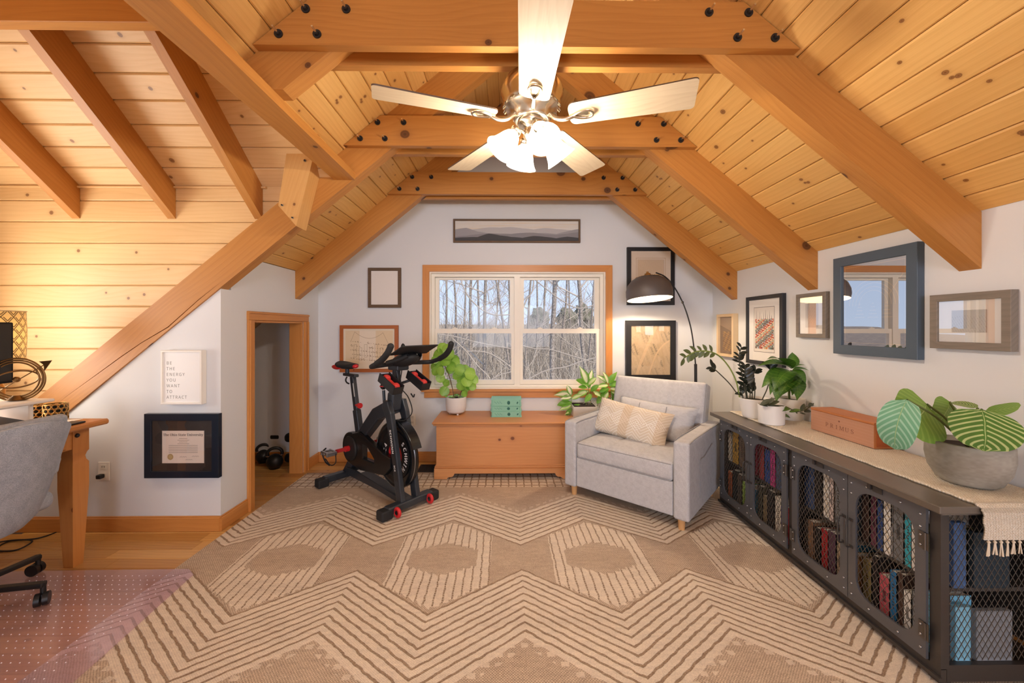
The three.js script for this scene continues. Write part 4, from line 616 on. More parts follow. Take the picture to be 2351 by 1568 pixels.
// ---------- exercise bike ----------
{
  const bk = thing('exercise_bike', 'black indoor cycling bike with red accents beside the closet opening', 'exercise bike', [-1.34, 0.009, -3.25], -0.692);
  const dark = plain(0x343a42, 0.38, 0.3), gloss = plain(0x17191c, 0.22), rub = plain(0x1d1f22, 0.7), steel = plain(0x9aa0a6, 0.25, 1), red = M.red, bar = (a, b, w, t, r = 0.008) => { const A = V(...a), B = V(...b), d = B.clone().sub(A), g = rbox(w, d.length(), t, r); g.applyQuaternion(new THREE.Quaternion().setFromUnitVectors(V(0, 1, 0), d.normalize())); const m = A.add(B).multiplyScalar(0.5); return g.translate(m.x, m.y, m.z); };
  const outline = (pts, z, depth, bev = 0.005, holes = []) => { const s = new THREE.Shape(); pts.forEach((p, i) => i ? s.lineTo(...p) : s.moveTo(...p)); for (const h of holes) { const q = new THREE.Path(); h.forEach((p, i) => i ? q.lineTo(...p) : q.moveTo(...p)); s.holes.push(q); } return new THREE.ExtrudeGeometry(s, { depth: depth - 2 * bev, bevelEnabled: true, bevelSize: bev, bevelThickness: bev, bevelSegments: 2, steps: 1 }).translate(0, 0, z - depth / 2 + bev); };
  for (const [s, L] of [[0, 0.50], [0.85, 0.47]]) { // floor stabilisers
    const b = mk('stabilizer', rbox(0.068, 0.052, L - 0.1, 0.014, s, 0.052, 0, 3), dark, bk);
    for (const e of [-1, 1]) mk('end_cap', rbox(0.078, 0.066, 0.085, 0.012, s, 0.036, e * (L / 2 - 0.04), 3), rub, b);
    if (s) for (const z of [-0.135, 0.135]) { const w = mk('transport_wheel', new THREE.TorusGeometry(0.024, 0.012, 10, 24).rotateY(0).translate(s + 0.055, 0.042, z), red, bk); mk('wheel_hub', cyl(0.013, 0.013, 0.022, 14).rotateX(PI / 2).translate(s + 0.055, 0.042, z), steel, w); }
  }
  const rail = mk('base_rail', [outline([[0.06, 0.12], [0.2, 0.125], [0.55, 0.095], [0.84, 0.062], [0.84, 0.034], [0.5, 0.062], [0.1, 0.07]], 0, 0.085)], dark, bk);
  [[0.24, 0.1265, 0.07], [0.33, 0.1187, 0.075]].forEach(([s, h, l]) => { const m = mk('sticker', box(l, 0.0012, 0.06), plain(0xe9e9e6, 0.7), rail); m.position.set(s, h - 0.0005, 0); m.rotation.z = -0.086; });
  mk('rear_strut', [outline([[-0.03, 0.06], [0.03, 0.06], [0.12, 0.14], [0.20, 0.24], [0.12, 0.25], [0.06, 0.17]], 0, 0.06)], dark, bk);
  // flywheel between the fork legs
  const fw = new THREE.Group(); fw.name = 'flywheel'; fw.position.set(0.70, 0.352, 0); bk.add(fw);
  mk('disc', lathe([[0.001, -0.012], [0.10, -0.012], [0.11, -0.008], [0.185, -0.008], [0.195, -0.016], [0.234, -0.016], [0.234, 0.016], [0.195, 0.016], [0.185, 0.008], [0.11, 0.008], [0.10, 0.012], [0.001, 0.012]], 64).rotateX(PI / 2), gloss, fw);
  mk('rim', new THREE.TorusGeometry(0.2335, 0.0035, 8, 72).translate(0, 0, 0.014), steel, fw);
  const badge = canvasTex(512, 512, (g, w, h) => { g.fillStyle = '#141517'; g.fillRect(0, 0, w, h); g.translate(256, 256); g.fillStyle = '#c9252b'; g.beginPath(); g.arc(0, 0, 120, 0, 7); g.fill(); g.fillStyle = '#17181a'; g.beginPath(); g.arc(0, 0, 78, 0, 7); g.fill(); g.fillStyle = '#f2f2f2'; g.font = 'bold 70px sans-serif'; g.textAlign = 'center'; [...'SCHWINN'].forEach((c, i) => { g.save(); g.rotate((i - 3) * 0.3 + 1.7); g.fillText(c, 0, -168); g.restore(); }); [...'IC4'].forEach((c, i) => { g.save(); g.rotate((i - 1) * 0.3 - 1.5); g.fillText(c, 0, -168); g.restore(); }); });
  mk('badge', uvPlanar(new THREE.CircleGeometry(0.17, 48).translate(0, 0, 0.0135), (x) => 0.5 + x / 0.34, (x, y) => 0.5 + y / 0.34), std({ map: badge, roughness: 0.4 }), fw);
  const fd = []; for (let k = 0; k <= 14; k++) { const a = 0.35 + k / 14 * 1.15; fd.push([0.70 + 0.252 * Math.cos(a), 0.352 + 0.252 * Math.sin(a)]); } for (let k = 14; k >= 0; k--) { const a = 0.35 + k / 14 * 1.15; fd.push([0.70 + 0.240 * Math.cos(a), 0.352 + 0.240 * Math.sin(a)]); }
  mk('fender', outline(fd, 0, 0.075, 0.003), gloss, bk);
  const fork = [[0.655, 0.735], [0.70, 0.735], [0.735, 0.66], [0.77, 0.52], [0.81, 0.34], [0.865, 0.07], [0.815, 0.07], [0.765, 0.34], [0.725, 0.50], [0.69, 0.62], [0.64, 0.70]];
  const txt = canvasTex(512, 64, (g, w, h) => { g.fillStyle = '#22262b'; g.fillRect(0, 0, w, h); g.fillStyle = '#f4f4f4'; g.font = 'bold 50px sans-serif'; g.fillText('SCHWINN', 14, 50); g.font = 'bold 38px sans-serif'; g.fillText('IC4', 360, 46); });
  for (const z of [-0.062, 0.062]) { const m = mk('fork_leg', outline(fork, z, 0.038, 0.008), dark, bk); if (z > 0) { const d = mk('lettering', new THREE.PlaneGeometry(0.36, 0.036), std({ map: txt, roughness: 0.4 }), m); d.position.set(0.776, 0.385, z + 0.0205); d.rotation.z = -1.36; } }
  mk('head_tube', bar([0.665, 0.66, 0], [0.68, 0.80, 0], 0.075, 0.09, 0.02), dark, bk);
  mk('main_beam', outline([[0.19, 0.40], [0.28, 0.39], [0.50, 0.585], [0.68, 0.655], [0.68, 0.725], [0.60, 0.71], [0.44, 0.64]], 0, 0.075, 0.012), dark, bk);
  // drive cover with its window, and the round belt cover over the crank
  const cov = []; for (let k = 0; k <= 16; k++) { const a = PI * 0.42 + k / 16 * PI * 1.05; cov.push([0.152 + 0.118 * Math.cos(a), 0.303 + 0.118 * Math.sin(a)]); }
  mk('drive_cover', outline([...cov, [0.30, 0.165], [0.62, 0.20], [0.70, 0.27], [0.70, 0.33], [0.60, 0.345], [0.40, 0.405], [0.28, 0.445]], 0.035, 0.045, 0.008, [[[0.33, 0.25], [0.33, 0.37], [0.40, 0.365], [0.50, 0.29], [0.50, 0.25]]]), gloss, bk);
  mk('belt_cover', cyl(0.098, 0.092, 0.014, 40).rotateX(PI / 2).translate(0.152, 0.303, 0.062), plain(0x1b1c1e, 0.6), bk);
  for (const sg of [1, -1]) { // cranks and pedals
    const c = mk('crank', [bar([0.152, 0.303, sg * 0.085], [0.152 - sg * 0.157, 0.303 - sg * 0.05, sg * 0.092], 0.03, 0.02, 0.006), cyl(0.022, 0.022, 0.04, 16).rotateX(PI / 2).translate(0.152, 0.303, sg * 0.08)], red, bk);
    const px = 0.152 - sg * 0.157, py = 0.303 - sg * 0.05, pz = sg * 0.152;
    mk('pedal', [rbox(0.10, 0.016, 0.014, 0.004, px, py + 0.012, pz - 0.03), rbox(0.10, 0.016, 0.014, 0.004, px, py + 0.012, pz + 0.035), rbox(0.016, 0.03, 0.085, 0.004, px - 0.045, py, pz), rbox(0.016, 0.03, 0.085, 0.004, px + 0.045, py, pz), cyl(0.012, 0.012, 0.1, 12).rotateX(PI / 2).translate(px, py, pz - 0.005)], plain(0xb9bcc0, 0.3, 0.9), c);
    const cage = mk('toe_cage', [tube([[px + 0.05, py, pz - 0.03], [px + 0.09, py - 0.06, pz - 0.01], [px + 0.03, py - 0.09, pz], [px - 0.04, py - 0.05, pz + 0.01]], 0.004, 24, 6), tube([[px - 0.05, py + 0.03, pz], [px - 0.09, py - 0.01, pz + 0.01], [px - 0.06, py - 0.08, pz], [px + 0.01, py - 0.095, pz]], 0.006, 24, 6)], rub, c);
  }
  // seat
  mk('seat_tube', bar([0.205, 0.38, 0], [0.150, 0.60, 0], 0.062, 0.045, 0.008), dark, bk);
  const post = mk('seat_post', bar([0.162, 0.55, 0], [0.088, 0.865, 0], 0.048, 0.034, 0.006), dark, bk);
  mk('height_marks', box(0.004, 0.11, 0.006).rotateZ(0.23).translate(0.135, 0.76, 0.0175), plain(0xb0b4b8, 0.5), post);
  const kn = mk('adjust_knob', [cyl(0.022, 0.019, 0.026, 20).rotateZ(PI / 2).translate(0.225, 0.645, 0.02), cyl(0.007, 0.007, 0.05, 10).rotateZ(PI / 2).translate(0.195, 0.642, 0.02)], red, bk);
  const sl = mk('seat_slider', [rbox(0.19, 0.024, 0.04, 0.006, 0.055, 0.873, 0), cyl(0.016, 0.016, 0.05, 12, 0.0, 0.90, 0)], dark, bk); mk('lever', tube([[0.05, 0.86, 0.03], [0.04, 0.835, 0.035], [0.07, 0.815, 0.04], [0.10, 0.81, 0.04]], 0.006, 14, 7), rub, sl);
  { // saddle: broad at the back, narrow nose in front
    const n = 20, m = 16, pos = [], idx = [], top = []; const half = t => 0.075 * Math.pow(Math.sin(PI * Math.min(1, 0.5 * t + 0.42 * (1 - t) * 0.9 + 0.0)), 1) * (t < 0.45 ? Math.sqrt(Math.max(0.02, t / 0.45 * (2 - t / 0.45))) : 1 - 0.72 * Math.pow((t - 0.45) / 0.55, 0.9)) + 0.012 * (1 - Math.abs(2 * t - 1) ** 8);
    for (let i = 0; i <= n; i++) { const t = i / n, h = half(t), k = Math.pow(Math.max(0, 1 - Math.abs(2 * t - 1) ** 6), 0.5); for (let j = 0; j < m; j++) { const a = j / m * 2 * PI; pos.push(-0.13 + 0.275 * t, 0.94 + (0.020 - 0.012 * Math.sin(PI * t)) + Math.sin(a) * (Math.sin(a) > 0 ? 0.018 : 0.040 - 0.016 * t) * k + 0.012 * (1 - t) ** 2, Math.cos(a) * h * Math.max(0.15, k)); } }
    for (let i = 0; i < n; i++) for (let j = 0; j < m; j++) { const a = i * m + j, b = i * m + (j + 1) % m; idx.push(a, a + m, b, b, a + m, b + m); }
    for (const e of [0, n]) for (let j = 1; j < m - 1; j++) e ? idx.push(e * m, e * m + j, e * m + j + 1) : idx.push(0, j + 1, j);
    const g = new THREE.BufferGeometry(); g.setAttribute('position', new THREE.Float32BufferAttribute(pos, 3)); g.setIndex(idx.map((v, i, A) => A[i - i % 3 + [0, 2, 1][i % 3]])); g.computeVertexNormals();
    const sd = mk('saddle', g, rub, bk);
    mk('red_side', [ball(1, 0, 0, 0, 18).scale(0.075, 0.020, 0.012).translate(-0.065, 0.935, 0.062), ball(1, 0, 0, 0, 18).scale(0.03, 0.018, 0.027).translate(0.128, 0.948, 0)].slice(0, 1), red, sd); mk('red_nose', ball(1, 0, 0, 0, 18).scale(0.028, 0.018, 0.025).translate(0.127, 0.950, 0), red, sd);
  }
  // handlebar post, console, bars
  mk('bar_post', bar([0.676, 0.74, 0], [0.70, 0.985, 0], 0.05, 0.04, 0.006), dark, bk);
  mk('bar_bracket', [rbox(0.12, 0.05, 0.10, 0.01, 0.72, 0.985, 0), bar([0.73, 0.985, 0.02], [0.755, 0.86, 0.02], 0.03, 0.03, 0.006)], dark, bk);
  const con = mk('console', [ball(1, 0, 0, 0, 24).scale(0.12, 0.045, 0.085).rotateZ(0.25).translate(0.80, 1.035, 0)], rub, bk);
  for (const z of [1, -1]) {
    const b = mk('handlebar', tube([[0.74, 1.012, 0], [0.74, 1.008, z * 0.10], [0.745, 1.004, z * 0.19], [0.775, 1.005, z * 0.245], [0.86, 1.03, z * 0.26]], 0.016, 30, 12), rub, bk);
    mk('grip', tube([[0.86, 1.03, z * 0.26], [0.93, 1.065, z * 0.26], [0.985, 1.115, z * 0.255], [1.0, 1.145, z * 0.25]], 0.0205, 20, 12), rub, b);
    mk('grip_end', ball(0.021, 1.0, 1.146, z * 0.25, 14), rub, b);
    mk('inner_grip', tube([[0.76, 1.02, z * 0.12], [0.84, 1.045, z * 0.085], [0.90, 1.075, z * 0.05]], 0.016, 16, 10), rub, b);
    // dumbbell tray
    const t = new THREE.Group(); t.name = 'dumbbell_tray'; t.position.set(0.80, 0.885, z * 0.115); t.rotation.z = -0.42; bk.add(t);
    mk('trough', [box(0.19, 0.006, 0.075, 0, -0.03, 0), box(0.19, 0.062, 0.005, 0, 0, 0.037), box(0.19, 0.062, 0.005, 0, 0, -0.037), box(0.005, 0.05, 0.075, 0.094, -0.005, 0), box(0.005, 0.05, 0.075, -0.094, -0.005, 0)], plain(0x1a1c20, 0.55), t);
    mk('bracket', rod(V(-0.06, -0.03, 0), V(-0.10, -0.08, -z * 0.07), 0.01, 8), dark, t);
    bk.updateMatrixWorld(true);
    const db = thing('dumbbell', z > 0 ? 'small red dumbbell in the bike tray facing the closet' : 'small red dumbbell in the bike tray facing the window', 'dumbbell'); db.position.copy(t.localToWorld(V(0, 0.004, 0))); db.quaternion.copy(t.getWorldQuaternion(new THREE.Quaternion()));
    const dr = plain(0xd23a34, 0.6); for (const e of [-1, 1]) mk('weight', rbox(0.05, 0.052, 0.052, 0.02, e * 0.058, 0, 0, 3), dr, db); mk('handle', cyl(0.015, 0.015, 0.075, 14).rotateZ(PI / 2), dr, db);
  }
  mk('tablet_rest', [rbox(0.035, 0.006, 0.32, 0.003, 0, 0, 0), rbox(0.14, 0.010, 0.30, 0.004, 0.07, 0.0, 0)].map(g => g.rotateZ(0.42).translate(0.85, 1.085, 0)), rub, bk);
  mk('tablet_clip', tube([[0.85, 1.095, 0.05], [0.83, 1.13, 0.05], [0.845, 1.15, 0.05], [0.86, 1.14, 0.05]], 0.006, 14, 7), rub, bk);
  const res = mk('resistance_rod', rod(V(0.58, 0.66, 0.02), V(0.565, 0.80, 0.02), 0.011, 12), dark, bk); mk('resistance_knob', ball(0.024, 0.562, 0.83, 0.02, 18), gloss, res); mk('knob_ring', new THREE.TorusGeometry(0.024, 0.004, 8, 24).rotateX(PI / 2).translate(0.562, 0.832, 0.02), red, res); mk('knob_neck', cyl(0.008, 0.008, 0.04, 10, 0.564, 0.80, 0.02), M.chrome, res);
  mk('latch_lever', tube([[0.61, 0.82, 0.02], [0.64, 0.83, 0.03], [0.68, 0.80, 0.035]], 0.007, 12, 7), rub, bk);
  mk('cable', tube([[0.76, 0.96, 0.0], [0.79, 0.85, 0.03], [0.85, 0.78, 0.01], [0.88, 0.68, 0.0], [0.82, 0.62, 0.01], [0.72, 0.60, 0.02]], 0.004, 40, 6), rub, bk);
  mk('hook', tube([[0.84, 0.80, -0.02], [0.87, 0.78, -0.02], [0.88, 0.80, -0.02]], 0.005, 12, 6), rub, bk);
}
// ---------- low metal cabinet ----------
const CF = 1.52, CB = 1.958, CN = 1.345, CE = 2.765;
{
  const metal = plain(0x66686c, 0.4, 0.45), dkm = plain(0x4c4845, 0.42, 0.45), topm = plain(0x766f66, 0.34, 0.5), rivet = plain(0xb9bbbe, 0.25, 1);
  const c = thing('metal_cabinet', 'long dark industrial metal cabinet with four diamond mesh doors', 'cabinet', [CF, 0.009, 0]);
  const dep = CB - CF, len = CE - CN, zm = -(CE + CN) / 2, H = 0.622;
  mk('top', [rbox(dep + 0.05, 0.026, len + 0.085, 0.004, dep / 2 - 0.025, CT - 0.009 - 0.013, zm), box(dep + 0.03, 0.008, len + 0.06, dep / 2 - 0.015, CT - 0.009 - 0.03, zm)], topm, c);
  mk('back_panel', box(0.006, H - 0.03, len, dep - 0.003, H / 2 + 0.01, zm), dkm, c);
  mk('floor_panel', box(dep - 0.03, 0.012, len - 0.045, dep / 2 + 0.008, 0.055, zm), dkm, c);
  mk('base_rail', [box(0.02, 0.043, len, 0.0105, 0.0405, zm), box(0.012, 0.014, len + 0.01, -0.0055, 0.028, zm)], dkm, c); mk('base_rail', box(dep - 0.024, 0.058, 0.018, dep / 2 + 0.012, 0.046, -CN - 0.0105), dkm, c); mk('base_rail', box(dep - 0.024, 0.058, 0.018, dep / 2 + 0.012, 0.046, -CE + 0.0105), dkm, c);
  for (const [x, d] of [[0.03, CN + 0.03], [dep - 0.03, CN + 0.03], [0.03, CE - 0.03], [dep - 0.03, CE - 0.03]]) mk('foot', box(0.04, 0.022, 0.04, x, 0.011, -d), dkm, c);
  for (const [d, w] of [[CN, 0.036], [2.040, 0.040], [CE - 0.03, 0.03]]) mk('post', box(0.03, H - 0.06, w, 0.015, H / 2 + 0.03, -d - w / 2), dkm, c);
  mk('post', box(0.03, H - 0.06, 0.03, dep - 0.02, H / 2 + 0.03, -CN - 0.015), dkm, c);
  mk('divider', box(dep - 0.04, H - 0.07, 0.006, dep / 2 + 0.01, H / 2 + 0.025, -2.06), dkm, c);
  mk('shelf', box(dep - 0.05, 0.014, len - 0.05, dep / 2 + 0.012, 0.325, zm), dkm, c);
  mk('side_panel', box(dep - 0.03, H - 0.06, 0.006, dep / 2, H / 2 + 0.03, -CE + 0.004), dkm, c);
  /** expanded diamond mesh clipped to a shape given by inside(u, v), in the plane u, v */
  const diamond = (w, h, test, a = 0.0215, b = 0.036, t = 0.0016) => { const out = [], sl = b / a; for (const s of [1, -1]) for (let k = -Math.ceil(h / b) - 2; k < Math.ceil(w / a) + Math.ceil(h / b) + 3; k++) { let start = null, prev = null; const f = q => { const v = q * h, u = (k + 0.5) * a + s * v / sl - (s > 0 ? h / sl : 0); return [u - w / 2, v]; }; for (let i = 0; i <= 60; i++) { const p = f(i / 60), inn = test(p[0], p[1]); if (inn && !start) start = p; if ((!inn || i === 60) && start) { const e = inn ? p : prev; const L = Math.hypot(e[0] - start[0], e[1] - start[1]); if (L > 0.004) { const an = Math.atan2(e[1] - start[1], e[0] - start[0]); out.push(box(L, t, 0.0016).rotateZ(an).translate((e[0] + start[0]) / 2, (e[1] + start[1]) / 2, s * 0.0006)); } start = null; } prev = p; } } return merge(out); };
  const meshM = plain(0x6a645c, 0.4, 0.5);
  const doors = [[2.405, 2.735, 1], [2.080, 2.402, -1], [1.704, 2.040, 1], [1.381, 1.701, -1]], dh = 0.545, y0 = 0.068;
  doors.forEach(([d0, d1, hs], n) => { // local u runs from the far edge to the near edge
    const w = d1 - d0, dr = new THREE.Group(); dr.name = 'door'; dr.position.set(-0.004, y0, -(d0 + d1) / 2); dr.rotation.y = -PI / 2; c.add(dr);
    const m = 0.038, rt = 0.085, rb = 0.075, a = w / 2 - m, b0 = 0.045, b1 = dh - 0.045, s = new THREE.Shape(); s.moveTo(-w / 2, 0); s.lineTo(w / 2, 0); s.lineTo(w / 2, dh); s.lineTo(-w / 2, dh); s.lineTo(-w / 2, 0);
    const q = new THREE.Path(); q.moveTo(-a, b0 + rb); q.lineTo(-a, b1 - rt); q.quadraticCurveTo(-a, b1, -a + rt, b1); q.lineTo(a - rt, b1); q.quadraticCurveTo(a, b1, a, b1 - rt); q.lineTo(a, b0 + rb); q.quadraticCurveTo(a, b0, a - rb, b0); q.lineTo(-a + rb, b0); q.quadraticCurveTo(-a, b0, -a, b0 + rb); s.holes.push(q);
    mk('door_frame', new THREE.ExtrudeGeometry(s, { depth: 0.010, bevelEnabled: false, curveSegments: 10 }), metal, dr);
    const test = (u, v) => { if (Math.abs(u) > a + 0.006 || v < b0 - 0.006 || v > b1 + 0.006) return false; const r = v > dh / 2 ? rt : rb, cu = Math.max(0, Math.abs(u) - (a - r)), cv = Math.max(0, v > dh / 2 ? v - (b1 - r) : b0 + r - v); return cu * cu + cv * cv < (r * 1.0 + 0.008) ** 2; };
    mk('mesh_screen', diamond(w, dh, test), meshM, dr).position.z = 0.003;
    for (const [u, v] of [[-w / 2 + 0.018, 0.03], [w / 2 - 0.018, 0.03], [-w / 2 + 0.018, 0.075], [w / 2 - 0.018, 0.075], [-w / 2 + 0.018, dh - 0.03], [w / 2 - 0.018, dh - 0.03], [-w / 2 + 0.018, dh - 0.075], [w / 2 - 0.018, dh - 0.075], [-0.07, dh - 0.02], [0.07, dh - 0.02], [-0.06, 0.02], [0.06, 0.02]]) mk('rivet', new THREE.SphereGeometry(0.0046, 10, 6).translate(u, v, 0.010), rivet, dr);
    const hu = -hs * (w / 2 - 0.016) * -1; // handle on the meeting edge
    const hx = hs > 0 ? w / 2 - 0.017 : -w / 2 + 0.017; // far doors swing from the far side
    mk('handle', [tube([[hx, 0.235, 0.01], [hx, 0.235, 0.032], [hx, 0.242, 0.036], [hx, 0.345, 0.036], [hx, 0.352, 0.032], [hx, 0.352, 0.01]], 0.0035, 40, 8), box(0.018, 0.012, 0.004, hx, 0.235, 0.011), box(0.018, 0.012, 0.004, hx, 0.352, 0.011)], dkm, dr);
    const gx = -hx + (hs > 0 ? -0.012 : 0.012); for (const v of [0.10, dh - 0.12]) { mk('hinge', [box(0.034, 0.062, 0.003, gx, v, 0.0125), cyl(0.004, 0.004, 0.062, 10, gx + (hs > 0 ? -0.006 : 0.006), v, 0.014)], plain(0x6e6a66, 0.35, 0.9), dr); for (const k of [-0.018, 0.018]) mk('rivet', new THREE.SphereGeometry(0.004, 10, 6).translate(gx + (hs > 0 ? 0.008 : -0.008), v + k, 0.015), rivet, dr); }
    mk('catch', [box(0.04, 0.022, 0.006, hs * 0.02, dh - 0.012, 0.012), box(0.012, 0.026, 0.016, hs * 0.02 - 0.03, dh - 0.006, 0.014)], dkm, dr);
  });
  const es = mk('side_screen', diamond(dep - 0.06, 0.53, (u, v) => Math.abs(u) < (dep - 0.06) / 2 && v > 0 && v < 0.53), meshM, c); es.position.set(dep / 2 - 0.004, 0.078, -CN - 0.008);
}
// books behind the mesh
{
  const spineTex = [0, 1, 2].map(k => canvasTex(64, 256, (g, w, h) => { g.fillStyle = '#fff'; g.fillRect(0, 0, w, h); g.fillStyle = g.strokeStyle = k === 1 ? '#d9c08a' : '#8a8a8a'; g.lineWidth = 3; if (k === 0) { g.fillRect(6, 20, w - 12, 4); g.fillRect(6, 230, w - 12, 4); for (let i = 0; i < 9; i++) g.fillRect(24, 60 + i * 14, 16, 8); } else if (k === 1) { for (let i = 0; i < 14; i++) { g.beginPath(); g.arc(32 + 12 * Math.sin(i * 2.1), 16 + i * 17, 8, 0, 5); g.stroke(); } } else { for (let i = 0; i < 5; i++) { g.beginPath(); g.moveTo(4, 30 + i * 50); g.lineTo(60, 50 + i * 50); g.stroke(); } g.fillRect(22, 90, 20, 70); } }));
  const names = { '#ece7da': 'cream', '#d6a93c': 'mustard', '#7a6a58': 'taupe', '#b3273f': 'crimson', '#c8693a': 'rust', '#1f1d1c': 'black', '#5a4c40': 'dark brown', '#9cc24e': 'lime', '#3a8fc0': 'sky blue', '#a8424a': 'brick red', '#2f4f9e': 'royal blue', '#c23a86': 'magenta', '#4a5a7a': 'slate blue', '#6b5a52': 'umber', '#b5bd6a': 'olive', '#4a4a3a': 'dark olive', '#8a7a5a': 'khaki', '#4a3aa0': 'violet', '#c22a3a': 'red', '#27406e': 'navy', '#39507c': 'denim blue', '#e8e6e2': 'white', '#e6d6d2': 'blush', '#7e8286': 'grey', '#f1f1ee': 'bright white', '#5d7390': 'steel blue', '#4a4038': 'coffee brown', '#8a6a52': 'tan', '#b02028': 'scarlet', '#5a3a52': 'plum', '#b8a488': 'beige', '#b88a5a': 'camel', '#4e3a34': 'chocolate', '#6e3a4e': 'maroon', '#2e4a86': 'cobalt', '#3cb6cc': 'turquoise', '#5e6a4a': 'moss green', '#8a7a4a': 'bronze', '#2a2424': 'charcoal', '#c85a68': 'rose', '#2a7ab8': 'bright blue', '#7ac0e0': 'pale blue' };
  const rows = [ // [nearest depth edge, far edge, level, colours from the far end to the near end, heights]
    [2.425, 2.725, 1, ['#ece7da', '#d6a93c', '#7a6a58', '#5a4c40', '#b3273f'], 'first'], [2.425, 2.725, 0, ['#c8693a', '#1f1d1c', '#5a4c40', '#9cc24e', '#3a8fc0'], 'first'],
    [2.095, 2.395, 1, ['#a8424a', '#2f4f9e', '#c23a86', '#4a5a7a', '#6b5a52', '#b5bd6a'], 'second'], [2.095, 2.395, 0, ['#4a4a3a', '#8a7a5a', '#1f1d1c', '#ece7da', '#4a3aa0', '#c22a3a'], 'second'],
    [1.715, 2.030, 1, ['#27406e', '#39507c', '#1f1d1c', '#e8e6e2', '#e6d6d2', '#7e8286', '#f1f1ee', '#5d7390'], 'third'], [1.715, 2.030, 0, ['#4a4038', '#8a6a52', '#1f1d1c', '#b02028', '#5a3a52', '#b8a488', '#3a8fc0', '#b88a5a'], 'third'],
    [1.400, 1.690, 1, ['#4e3a34', '#6e3a4e', '#2e4a86', '#f1f1ee', '#7e8286', '#3cb6cc', '#e8e6e2', '#5e6a4a'], 'fourth'], [1.400, 1.690, 0, ['#8a7a4a', '#2a2424', '#c85a68', '#2a7ab8', '#4e3a34', '#f1f1ee', '#7e8286', '#7ac0e0'], 'fourth']];
  const mats = {}; const mat = (h, k) => mats[h + k] || (mats[h + k] = std({ color: h, map: spineTex[k], roughness: 0.6 }));
  const fit = ['first', 'second', 'third', 'fourth'];
  rows.forEach(([d0, d1, lv, cols, nth]) => { const n = cols.length, ws = cols.map(() => rr(0.7, 1.3)), sum = ws.reduce((a, b) => a + b); let d = d1;
    cols.forEach((h, i) => { const t = (d1 - d0) * ws[i] / sum - 0.0015, hh = lv ? rr(0.19, 0.245) : rr(0.17, 0.235), dp = rr(0.13, 0.17), x = CF + 0.034 + rr(0, 0.010);
      const b = thing('book', `${names[h]} hardback on the ${lv ? 'upper' : 'lower'} shelf behind the ${nth} mesh door from the armchair`, 'book', [x, 0.009 + (lv ? 0.332 : 0.061), -d + t / 2 + 0.0008], 0, 'books in the metal cabinet');
      const k = (i + lv) % 3; mk('cover', uvPlanar(merge([box(0.003, hh, t, 0.0015, hh / 2, 0), box(dp, hh, 0.0025, dp / 2, hh / 2, t / 2 - 0.00125), box(dp, hh, 0.0025, dp / 2, hh / 2, -t / 2 + 0.00125)]), (x, y, z) => z / t + 0.5, (x, y) => y / hh), mat(h, k), b);
      mk('page_block', box(dp - 0.008, hh - 0.006, t - 0.005, dp / 2, hh / 2, 0), M.paper, b); d -= t + 0.0015; }); });
  // taller things seen through the end screen
  for (const [x, y, w, h, col, lb] of [[1.545, 0.332, 0.026, 0.24, 0x3a3a34, 'dark book with pale lettering behind the end screen, upper shelf'], [1.60, 0.332, 0.045, 0.235, 0x4a6a9a, 'patterned blue book behind the end screen, upper shelf'], [1.715, 0.332, 0.13, 0.20, 0x23343f, 'dark book cover with blue dots behind the end screen'], [1.555, 0.061, 0.022, 0.25, 0x2c2c30, 'slim black book behind the end screen, lower shelf'], [1.612, 0.061, 0.055, 0.205, 0x86c4e0, 'pale blue box file behind the end screen'], [1.725, 0.061, 0.13, 0.19, 0x8a8f94, 'grey box behind the end screen']]) single('book', rbox(w, h, 0.02, 0.003, x + 0.012, 0.009 + y + h / 2, -1.374), plain(col, 0.7), lb, 'book');
}
